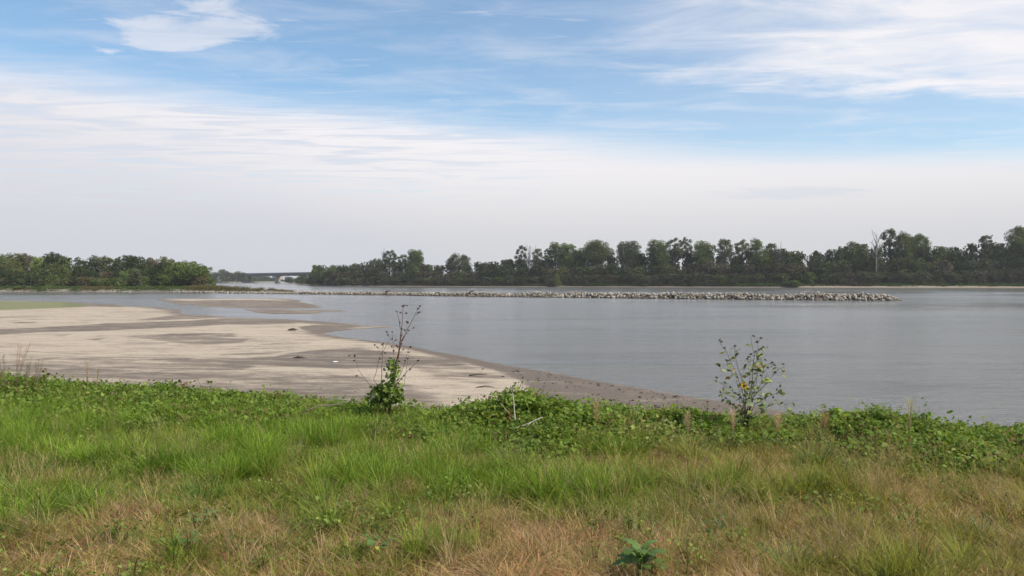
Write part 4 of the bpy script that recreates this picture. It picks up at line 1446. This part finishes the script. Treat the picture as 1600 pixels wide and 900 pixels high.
pr = np.random.default_rng(77)
gb = at_y(*z6(475, 770), D1)
base1 = (gb.x, D1, float(ground_z(gb.x, D1)))
P1 = thing('dry_weed_plant', 'tall dry reddish-stemmed weed with dark seed heads and leafy green base, left of centre', 'weed', base1)
mains = [
    ([(480, 740), (520, 560), (562, 340), (578, 200), (588, 80)], .009),
    ([(485, 740), (535, 520), (575, 330), (630, 220), (700, 85)], .007),
    ([(480, 740), (530, 600), (568, 270), (556, 180), (541, 120)], .006),
    ([(470, 750), (430, 640), (435, 520), (447, 345)], .006),
    ([(460, 750), (350, 640), (275, 530), (240, 420)], .004),
    ([(490, 745), (530, 640), (600, 560), (695, 460)], .006),
    ([(490, 745), (540, 620), (590, 500), (628, 372)], .005),
    ([(470, 740), (380, 600), (420, 440), (500, 310), (475, 262)], .004),
    ([(490, 740), (515, 560), (520, 400), (505, 280)], .004),
    ([(500, 740), (590, 640), (620, 450), (640, 366)], .003),
    ([(565, 340), (600, 280), (663, 233)], .0025),
    ([(567, 330), (610, 260), (612, 190)], .003),
    ([(440, 430), (405, 380), (388, 355)], .0022),
    ([(560, 350), (530, 290), (478, 300)], .0022),
]
mb = MB()
mpts = []
for pl, r0 in mains:
    dy = pr.normal() * .12
    pts = [w_pt(z6(*q_), D1, base1, dy * (i / len(pl))) for i, q_ in enumerate(pl)]
    # subdivide with slight kinks
    res = []
    for a, b in zip(pts[:-1], pts[1:]):
        for t in (0, .33, .66):
            v = a.lerp(b, t) + Vector((pr.normal(), pr.normal(), 0)) * .004
            res.append(v)
    res.append(pts[-1])
    if r0 > .0035: res[0] = Vector((res[0].x * .3, res[0].y, -.05))
    rr = [r0 * (1 - .75 * i / len(res)) for i in range(len(res))]
    mb.tube(res, rr, 5, col=(.17, .072, .05))
    mpts += res
link('stem', mb.mesh('stem', M_STEM), P1)
heads = [(590, 78), (575, 85), (600, 82), (700, 82), (692, 100), (690, 128), (703, 125), (541, 120), (555, 130), (610, 130), (560, 200), (610, 195), (606, 205), (663, 233), (475, 262), (505, 265), (480, 282), (505, 315), (388, 355), (405, 372),
         (447, 345), (440, 352), (490, 375), (505, 405), (530, 365), (545, 370), (590, 385), (625, 405), (625, 445), (640, 366), (230, 420), (255, 425), (248, 460), (262, 570), (695, 460), (565, 350), (570, 290), (598, 250), (580, 240), (620, 255), (460, 410), (418, 455), (530, 480), (450, 525), (600, 465), (515, 330), (640, 520)]
mb = MB()
for hx, hy in heads:
    c = w_pt(z6(hx, hy), D1, base1, pr.normal() * .05)
    near = min(mpts, key=lambda q_: (q_.x - c.x) ** 2 + (q_.z - c.z) ** 2)
    c.y = near.y + pr.normal() * .01
    hd = MB(); ball(hd, (0, 0, 0), .0105 + .005 * pr.random(), (.07, .035, .03)); 
    for j in range(5):
        a = j * 1.26; hd.tube([(0, 0, -.003), (math.cos(a) * .016, math.sin(a) * .016, .009)], [.003, .001], 3, col=(.09, .05, .035))
    link('seed_head', hd.mesh('seed_head', M_STEM), P1, c)
    if (near - c).length > .015:
        mb.tube([near - Vector((0, 0, .03)), c], [.002, .0014], 3, col=(.16, .07, .05))
link('twig', mb.mesh('twig', M_STEM), P1)
# leafy base, uncountable small leaves
mb = MB()
for i in range(900):
    if i < 760:
        a_ = pr.random() * 6.283; q_ = pr.random() ** .5
        u_ = 462 + 112 * q_ * math.cos(a_) * (1 + .35 * math.sin(a_)) + pr.normal() * 16; v_ = 700 + 62 * q_ * math.sin(a_) + pr.normal() * 14
    else:
        u_ = 515 + pr.normal() * 26; v_ = 455 + pr.random() * 190
    c = w_pt(z6(u_, min(v_, 775)), D1, base1, pr.normal() * .12)
    Lf = .035 + .035 * pr.random()
    V, f3, f4 = leaf_shape(Lf, Lf * .75, .15 + .2 * pr.random())
    V = V @ euler_m((pr.normal() * .6, pr.normal() * .6 + .3, pr.random() * 6.28)).T + np.array(c)
    t = pr.random()
    col = np.array([.21, .29, .05]) * t + np.array([.09, .14, .03]) * (1 - t)
    if pr.random() < .10: col = np.array([.27, .34, .08])
    if pr.random() < .05: col = np.array([.22, .20, .15])
    mb.add(V, f3, f4, col)
o = link('foliage', mb.mesh('foliage', M_LEAF), P1); o['kind'] = 'stuff'

# right plant: wild sunflower
D2 = 8.75
gb = at_y(*z7(560, 770), D2)
base2 = (gb.x, D2, float(ground_z(gb.x, D2)))
P2 = thing('wild_sunflower', 'bushy wild sunflower with one yellow bloom and many dark seed heads against the river', 'sunflower', base2)
mains = [
    ([(560, 770), (590, 560), (610, 400), (630, 240), (600, 75)], .006),
    ([(560, 770), (600, 560), (650, 400), (650, 230), (662, 92)], .005),
    ([(555, 770), (560, 580), (520, 420), (480, 300), (463, 160)], .005),
    ([(550, 770), (540, 580), (490, 420), (420, 260), (335, 110)], .005),
    ([(550, 770), (540, 600), (450, 540), (350, 470), (290, 440)], .004),
    ([(565, 770), (620, 580), (720, 480), (820, 360), (886, 320)], .005),
    ([(565, 770), (620, 600), (690, 470), (700, 330), (765, 295)], .004),
    ([(565, 770), (640, 640), (740, 580), (855, 545)], .004),
    ([(560, 770), (600, 620), (640, 480), (670, 320), (708, 175)], .004),
    ([(550, 770), (520, 600), (470, 390), (400, 320), (322, 315)], .003),
    ([(545, 770), (500, 680), (440, 640), (407, 600)], .003),
    ([(560, 770), (560, 600), (545, 500), (545, 480)], .004),
    ([(565, 770), (700, 680), (800, 640), (880, 650)], .003),
    ([(545, 760), (500, 600), (430, 555), (360, 550)], .003),
    ([(560, 770), (590, 600), (590, 420), (597, 228)], .004),
]
mb = MB(); mpts = []
for pl, r0 in mains:
    dy = pr.normal() * .16
    pts = [w_pt(z7(*q_), D2, base2, dy * (i / len(pl))) for i, q_ in enumerate(pl)]
    res = []
    for a, b in zip(pts[:-1], pts[1:]):
        for t in (0, .33, .66):
            res.append(a.lerp(b, t) + Vector((pr.normal(), pr.normal(), 0)) * .004)
    res.append(pts[-1])
    res[0] = Vector((res[0].x * .3, res[0].y, -.05))
    mb.tube(res, [r0 * (1 - .75 * i / len(res)) for i in range(len(res))], 5, col=(.16, .125, .075))
    mpts += res[2:]
link('stem', mb.mesh('stem', M_STEM), P2)
heads = [(335, 110), (350, 125), (362, 170), (463, 160), (470, 237), (485, 225), (322, 315), (300, 415), (287, 443), (420, 498), (605, 75), (662, 90), (640, 125), (708, 172), (630, 207), (597, 228), (690, 232), (711, 272), (765, 295), (787, 315),
         (886, 317), (883, 375), (817, 385), (825, 483), (855, 545), (830, 545), (792, 512), (655, 190), (392, 277), (610, 355), (670, 398), (407, 600), (437, 645), (780, 585), (740, 340), (298, 515), (680, 180), (550, 320), (463, 650), (570, 270), (410, 360), (765, 460), (1070, 705)]
tw = MB()
for hx, hy in heads[:-1]:
    c = w_pt(z7(hx, hy), D2, base2, 0)
    near = min(mpts, key=lambda q_: (q_.x - c.x) ** 2 + (q_.z - c.z) ** 2 + (.004 if q_.z > c.z else 0))
    c.y = near.y + pr.normal() * .02
    hd = MB(); ball(hd, (0, 0, 0), .0125 + .005 * pr.random(), (.05, .045, .03), .7)
    for j in range(7):
        a = j * .9; hd.tube([(0, 0, -.006), (math.cos(a) * .021, math.sin(a) * .021, .004)], [.004, .0015], 3, col=(.08, .10, .04))
    link('seed_head', hd.mesh('seed_head', M_STEM), P2, c, (pr.normal() * .6, pr.normal() * .6, 0))
    tw.tube([near, near.lerp(c, .5) + Vector((0, 0, -.01)), c], [.0026, .002, .0015], 3, col=(.16, .14, .07))
G1, G2, G3, YL, BR_ = (.22, .28, .07), (.15, .20, .055), (.34, .40, .11), (.42, .35, .12), (.26, .18, .10)
lvs = [(375, 203, YL, 9), (360, 212, YL, 6), (445, 275, BR_, 9), (465, 280, BR_, 6), (400, 310, G1, 12), (432, 312, G3, 8), (465, 395, G3, 13), (455, 400, G1, 10), (415, 418, BR_, 8), (345, 455, G1, 9), (362, 462, G2, 8), (320, 505, YL, 6), (335, 500, G1, 6), (505, 480, G2, 9), (600, 280, BR_, 8),
       (625, 300, BR_, 10), (670, 322, G3, 12), (700, 325, G1, 8), (645, 245, G1, 12), (680, 232, G2, 9), (665, 290, G1, 8), (705, 455, G3, 14), (690, 470, G1, 9), (755, 545, G1, 15), (765, 560, G2, 12), (740, 530, G3, 9), (750, 440, G1, 8), (755, 410, G2, 8), (825, 343, G1, 9), (862, 405, G1, 11), (880, 370, G2, 8),
       (600, 430, G1, 12), (590, 395, G1, 8), (620, 450, G2, 10), (680, 380, G2, 9), (545, 345, BR_, 7), (540, 415, BR_, 8), (650, 500, G2, 8), (540, 560, G2, 10), (580, 550, G1, 9), (520, 600, G2, 12), (545, 620, G2, 12), (600, 590, G1, 10), (640, 610, G1, 10), (690, 600, G2, 10), (740, 610, G1, 9), (700, 640, G1, 12),
       (760, 640, G3, 8), (660, 650, G2, 12), (610, 650, G1, 12), (820, 620, G1, 8), (870, 630, G1, 8), (520, 700, G3, 10), (580, 720, G1, 13), (700, 700, G2, 11), (370, 550, G2, 12), (400, 548, G1, 10), (445, 180, G1, 6), (680, 185, G1, 8), (590, 155, G2, 9), (360, 365, BR_, 6), (910, 690, G1, 8), (880, 700, G2, 8), (490, 315, (.24, .22, .13), 5),
       (670, 540, G1, 9), (690, 560, G3, 7), (620, 500, G1, 10), (590, 500, G2, 9), (560, 540, G2, 9), (640, 560, G2, 9)]
for (lx_, ly_, c_, s_) in lvs:
    c = w_pt(z7(lx_, ly_), D2, base2, 0)
    near = min(mpts, key=lambda q_: (q_.x - c.x) ** 2 + (q_.z - c.z) ** 2)
    c.y = near.y + pr.normal() * .03
    Lf = s_ * 1.35 / F * D2 * .80
    dirx = 0 if c.x > near.x else math.pi
    one_leaf(P2, c, Lf, (pr.normal() * .5 + .5, .25 + pr.normal() * .4, dirx + pr.normal() * .5), c_, .15, .72)
    tw.tube([near, c], [.002, .0012], 3, col=(.12, .13, .06))
for i in range(190):
    mp = mpts[int(pr.integers(len(mpts)))].copy()
    if i < 60: mp = Vector((pr.normal() * .09, pr.normal() * .07, .05 + .28 * pr.random()))
    if mp.z > .80 + .3 * pr.random(): continue
    c = mp + Vector((pr.normal() * .035, pr.normal() * .03, pr.normal() * .03))
    c_ = [G1, G2, G2, G3, BR_][int(pr.integers(5))]
    one_leaf(P2, c, .032 + .035 * pr.random(), (pr.normal() * .5 + .4, .3 + pr.normal() * .4, pr.random() * 6.28), c_, .15, .7)
    tw.tube([mp, c], [.002, .0012], 3, col=(.12, .13, .06))
link('twig', tw.mesh('twig', M_STEM), P2)
fc = w_pt(z7(543, 490), D2, base2, -.12)
FL = MB()
for j in range(13):
    a = j * 2 * math.pi / 13
    dr_ = np.array([math.cos(a), 0, math.sin(a)]); sd2_ = np.array([-math.sin(a), 0, math.cos(a)])
    FL.add([dr_ * .010, dr_ * .026 + sd2_ * .007 + (0, -.003, 0), dr_ * .044 + (0, .004, 0), dr_ * .026 - sd2_ * .007 + (0, -.003, 0)], None, [(0, 1, 2, 3)], (.72, .42, .03))
flo = link('flower', FL.mesh('flower', M_LEAF), P2, fc, (-.2, 0, .2))
cc = MB(); ball(cc, (0, -.006, 0), .014, (.09, .045, .02), .9); link('flower_centre', cc.mesh('centre', M_STEM), flo)


# broad-leaved rosette at the bottom
xx, yy = at_z(1003, 908, 3.83)
b3 = (float(xx), float(yy), float(ground_z(float(xx), float(yy))) + .05)
P3 = thing('thistle_rosette', 'dark green rosette of lobed leaves among dry grass at the bottom edge', 'weed', b3)
for j in range(17):
    a = j * 2.399; Lf = .12 + .05 * pr.random()
    nseg = 9
    V = []
    for i in range(nseg + 1):
        t = i / nseg
        wv = .5 * .46 * Lf * math.sin(math.pi * min(1, .12 + .80 * t)) * (1.0 if i % 2 else .50) * (.6 + .8 * t)
        V += [(t * Lf, wv, .02 * math.sin(3 * t) * 1.5 + .25 * wv), (t * Lf, 0, .035 * math.sin(2.6 * t)), (t * Lf, -wv, .02 * math.sin(3 * t) * 1.5 + .25 * wv)]
    f4 = []
    for i in range(nseg):
        f4 += [(3 * i, 3 * i + 3, 3 * i + 4, 3 * i + 1), (3 * i + 1, 3 * i + 4, 3 * i + 5, 3 * i + 2)]
    mb = MB(); k_ = .8 + .5 * pr.random()
    mb.add(V, None, f4, (.10 * k_, .165 * k_, .035 * k_))
    link('leaf', mb.mesh('leaf', M_LEAF), P3, (0, 0, .02 + .006 * j), (pr.normal() * .15, -.05 - .25 * pr.random() - .012 * j, a))


# single grass clumps and weeds that stand out
def clump_mesh(seed, n, hgt, width, colr, spread=.13, curl=.7):
    me = blade_tuft(seed, n, hgt, spread, width, 1.0, curl, base_r=.07)
    me.materials.clear(); me.materials.append(M_LEAF)
    a = me.attributes['tint']; m_ = len(me.vertices); buf = np.zeros(m_ * 4, np.float32); a.data.foreach_get('color', buf)
    buf = buf.reshape(-1, 4); buf[:, :3] *= np.array(colr); a.data.foreach_set('color', buf.ravel())
    return me


CL = [(1240, 893, .20, (.10, .19, .035), 'bright green upright grass clump in the brown grass, lower right'),
      (1000, 828, .15, (.12, .20, .04), 'fresh green grass clump above the lobed-leaf rosette'),
      (128, 800, .24, (.09, .18, .04), 'large fountain-shaped green grass clump at lower left'),
      (178, 850, .16, (.08, .15, .03), 'dense short green grass clump below the large fountain-shaped one'),
      (40, 838, .18, (.10, .18, .035), 'spreading green grass clump near the lower left corner'),
      (320, 790, .26, (.11, .20, .045), 'tall loose green grass clump at left with blades fanning right'),
      (495, 838, .17, (.10, .18, .035), 'green grass clump left of centre among dry stalks'),
      (672, 812, .20, (.12, .20, .04), 'bright green grass clump at centre, on the edge of the brown patch'),
      (1272, 735, .32, (.055, .12, .025), 'dark green tall grass clump below the sunflower'),
      (790, 730, .30, (.12, .22, .04), 'tall bright grass clump below the pale fallen branch'),
      (610, 840, .13, (.09, .15, .035), 'small green grass clump low at centre'),
      (1540, 840, .18, (.08, .14, .03), 'green grass clump in the brown grass near the right edge')]
for i, (px, py, hh, c_, lab) in enumerate(CL):
    xx, yy = at_z(px, py, 3.85)
    zg = float(ground_z(float(xx), float(yy)))
    xx, yy = at_z(px, py, zg)
    o = link('grass_clump', clump_mesh(900 + i, 95, hh, .0058, c_), None, (float(xx), float(yy), float(ground_z(float(xx), float(yy))) - .01))
    tag(o, lab, 'grass clump')

WD = [(313, 822, 'pale green round-leaved weed beside the tall loose grass clump at left'), (590, 862, 'small round-leaved weed with a yellow leaf, low at centre'), (285, 862, 'small bright weed in the dry grass at lower left'), (1110, 822, 'little olive broadleaf weed in dry grass right of centre')]
for i, (px, py, lab) in enumerate(WD):
    xx, yy = at_z(px, py, 3.88)
    t = thing('broadleaf_weed', lab, 'weed', (float(xx), float(yy), float(ground_z(float(xx), float(yy)))))
    mb = MB()
    for j in range(16):
        a = j * 2.4; rr = .02 + .07 * pr.random(); zt = .08 + .07 * pr.random()
        c = (rr * math.cos(a), rr * math.sin(a), zt)
        mb.tube([(0, 0, 0), (c[0] * .6, c[1] * .6, zt * .6), c], [.002, .0016, .001], 3, col=(.12, .14, .06))
        k_ = .7 + .6 * pr.random(); col = (.12 * k_, .19 * k_, .05 * k_)
        if i == 1 and j == 2: col = (.5, .42, .06)
        one_leaf(t, c, .035 + .018 * pr.random(), (pr.normal() * .3, pr.normal() * .3, a), col, .12, .9)
    link('stem', mb.mesh('stem', M_STEM), t)


# plume grasses at the left
def plume(px, ptop, pbase, D, col, lab, n=3, wid=.05, leanx=.1):
    b = at_y(px, pbase, D); zt = at_y(px, ptop, D).z
    zb = float(ground_z(b.x, D))
    t = thing('plume_grass', lab, 'grass plant', (b.x, D, zb))
    H = zt - zb
    st = MB(); pm = MB()
    for i in range(n):
        lx_ = leanx * (.6 + .6 * i) + pr.normal() * .02
        top = Vector((lx_, pr.normal() * .04, H * (.82 + .18 * pr.random())))
        pts = bez((0, 0, 0), (lx_ * .25, 0, H * .5), top, 8)
        st.tube(pts, [.004 - .0003 * j for j in range(8)], 4, col=(.26, .19, .11))
        for j in range(75):
            tt = .52 + .48 * pr.random()
            kf = tt * 7; i0 = min(6, int(kf)); c = pts[i0].lerp(pts[i0 + 1], kf - i0)
            env = wid * 1.8 * math.sin(math.pi * min(1, (tt - .5) / .55)) * .9 + .004
            a = pr.random() * 6.28
            d_ = Vector((math.cos(a) * env * (.3 + .9 * pr.random()), math.sin(a) * env * (.3 + .9 * pr.random()), .03 + .04 * pr.random()))
            s2 = Vector((-math.sin(a), math.cos(a), 0)) * .0012
            e = c + d_
            kk = .7 + .6 * pr.random()
            pm.add([tuple(c), tuple(c + d_ * .6 + s2), tuple(e), tuple(c + d_ * .6 - s2)], None, [(0, 1, 2, 3)], tuple(q_ * kk for q_ in col))
    link('stem', st.mesh('stem', M_STEM), t)
    o = link('plume', pm.mesh('plume', M_LEAF), t)
    lf_ = clump_mesh(int(px) + 2000, 26, min(.35, H * .5), .006, (.10, .13, .04), .16)
    o2 = link('blades', lf_, t); o2['kind'] = 'stuff'
    return t


plume(24, 531, 612, 11.7, (.50, .28, .20), 'leaning reddish plume grass at the left edge, tallest of its row', 4, .05, .09)
plume(8, 556, 612, 11.8, (.16, .13, .06), 'dark olive plume grass tucked at the left edge', 3, .04, -.06)
plume(40, 560, 612, 11.6, (.20, .19, .08), 'olive green plume grass just right of the reddish one', 3, .05, .03)
plume(56, 562, 612, 11.5, (.19, .18, .07), 'small olive plume grass, second right of the reddish one', 3, .05, .05)
plume(137, 562, 612, 11.2, (.50, .36, .24), 'faint pinkish plume grass standing alone against the sand', 2, .04, .01)
plume(150, 572, 612, 11.2, (.42, .36, .22), 'faint tan plume grass right of the pinkish one', 2, .04, .04)
plume(930, 622, 690, 8.4, (.50, .34, .20), 'rusty seeding grass right of the leafy mound', 3, .05, .0)
plume(1075, 640, 700, 8.3, (.48, .36, .22), 'tan seeding grass between mound and sunflower', 3, .05, .02)
plume(1145, 640, 700, 8.1, (.50, .37, .22), 'tan seeding grass close left of the sunflower base', 3, .05, -.01)
plume(1212, 645, 705, 8.0, (.52, .38, .22), 'tan seeding grass close right of the sunflower base', 3, .05, .03)
plume(1420, 622, 690, 8.2, (.45, .42, .22), 'pale seeding grass on top of the right-hand leafy mound', 3, .05, .03)
plume(1285, 640, 690, 8.3, (.36, .15, .12), 'small dark red seeding grass between sunflower and right-hand mound', 3, .04, .03)


# dead sticks
def stick(name, lab, pts, rad, col, D, forks=()):
    P_0 = at_y(pts[0][0], pts[0][1], D[0])
    t = thing(name, lab, 'branch', tuple(P_0))
    ws = [at_y(a, b, d_) - P_0 for (a, b), d_ in zip(pts, D)]
    res = []
    for a, b in zip(ws[:-1], ws[1:]):
        res += [a.lerp(b, q_) + Vector((pr.normal(), 0, pr.normal())) * .004 for q_ in (0, .5)]
    res.append(ws[-1])
    mb = MB(); mb.tube(res, [rad * (1 - .6 * i / len(res)) for i in range(len(res))], 6, col=col); link('stem', mb.mesh('stem', M_STEM), t)
    for (a, b, c_, d_, dd_) in forks:
        s = at_y(a, b, dd_) - P_0; e = at_y(c_, d_, dd_ - .03) - P_0
        mb = MB(); mb.tube([s, s.lerp(e, .5) + Vector((0, 0, .01)), e], [rad * .5, rad * .4, rad * .2], 5, col=col); link('twig', mb.mesh('twig', M_STEM), t)
    return t


PALE = (.36, .335, .30)
stick('fallen_branch', 'pale forked fallen branch lying on the leafy mound', [(786, 674), (805, 669), (828, 661), (848, 652)], .010, PALE, [8.3, 8.3, 8.35, 8.4], [(830, 660, 820, 671, 8.33), (836, 657, 841, 667, 8.36)])
stick('dead_twig', 'upright grey dead twig at the left side of the leafy mound', [(806, 664), (804, 640), (801, 614)], .008, (.40, .37, .33), [8.5, 8.6, 8.7], [(801, 618, 794, 616, 8.68)])
stick('dead_twig', 'short yellowish twig leaning left of the upright grey one', [(796, 646), (783, 630)], .005, (.40, .34, .14), [8.6, 8.7])
stick('fallen_branch', 'thin brown branch arching over the grass towards the dry weed', [(472, 645), (500, 634), (530, 631), (548, 627), (566, 632)], .009, (.20, .16, .13), [9.3, 9.35, 9.4, 9.45, 9.5], [(548, 627, 553, 618, 9.45)])
stick('dead_twig', 'pale horizontal twig beside the thin brown branch', [(508, 623), (548, 625)], .005, PALE, [9.6, 9.6])

# ------------------------------------------------------------------ debris on the sand
M_DEB = simple_mat('debris', (.07, .055, .045), .9, 8, .3)
DB = [(457, 515.5, .5, 'dark lump of driftwood alone on the pale sand near the water'), (747, 587, .5, 'small dark stick on the sand right of the dry weed'), (758, 606, .45, 'short brown stick on the sand above the leafy mound'),
      (212, 606, .4, 'small dark clod on sand just above the vines at left'), (466, 561, .5, 'flat dark clod on the damp sand left of the dry weed')]
for i, (px, py, s_, lab) in enumerate(DB):
    xx, yy = at_z(px, py, .1)
    mb = MB()
    if i in (0, 3, 4):
        v = ROCKS[i] * np.array([s_, s_ * .6, s_ * .35]); mb.add(v, ICO_F, None); mb.tube([(-s_, 0, 0), (0, 0, s_ * .3), (s_ * 1.2, .1, s_ * .1)], [.05, .07, .03], 5)
    else:
        mb.tube([(-s_, 0, .02), (0, .1, .08), (s_, -.05, .05)], [.035, .03, .015], 5)
    o = link('driftwood', mb.mesh('driftwood', M_DEB), None, (float(xx), float(yy), .10)); tag(o, lab, 'driftwood')
xx, yy = at_z(523, 567, .1)
mb = MB(); mb.add(ROCKS[4] * np.array([.28, .14, .10]), ICO_F, None); o = link('pale_stone', mb.mesh('pale_stone', simple_mat('white_stone', (.75, .74, .70))), None, (float(xx), float(yy), .16)); tag(o, 'small white stone on the dark damp sand', 'stone')
mb = MB()
for i in range(420):
    if i < 260:
        px = 800 + dr.random() * 360; py = np.interp(px, [796, 926, 1053, 1144], [572, 595, 616.5, 630]) + 2 + 26 * dr.random() ** 1.5
    else:
        px = dr.random() * 900; py = 560 + dr.random() * 90
    xx, yy = at_z(px, py, .06)
    s_ = (.022 + .06 * dr.random() ** 3) * (1 + (yy - 30) * .01)
    v = (ROCKS[i % 14] * np.array([1.5, .9, .6]) * s_) @ euler_m((0, 0, dr.random() * 6)).T + np.array([float(xx), float(yy), .09])
    mb.add(v, ICO_F, None, (1, 1, 1))
o = link('clods', mb.mesh('clods', M_DEB)); tag(o, 'small dark clods and bits of drift scattered over the damp sand', 'clods', kind='stuff')

# ------------------------------------------------------------------ haze: one closed box round everything
m, gg, o = new_mat('river_haze')
pv = gg.n('ShaderNodeVolumePrincipled')
pv.inputs['Color'].default_value = (.92, .93, .95, 1)
pv.inputs['Density'].default_value = 0.00010
pv.inputs['Anisotropy'].default_value = 0.0
gg.l(pv.outputs[0], o.inputs['Volume'])
mb = MB(); mb.box((0, 2800, 20), (8800, 6200, 44)); HZ = link('haze', mb.mesh('haze', m)); tag(HZ, kind='stuff')
tag(HZ, 'thin pale river haze softening the far banks', 'haze')
print('objects', len(bpy.data.objects), 'tris', sum(len(m_.polygons) for m_ in bpy.data.meshes))
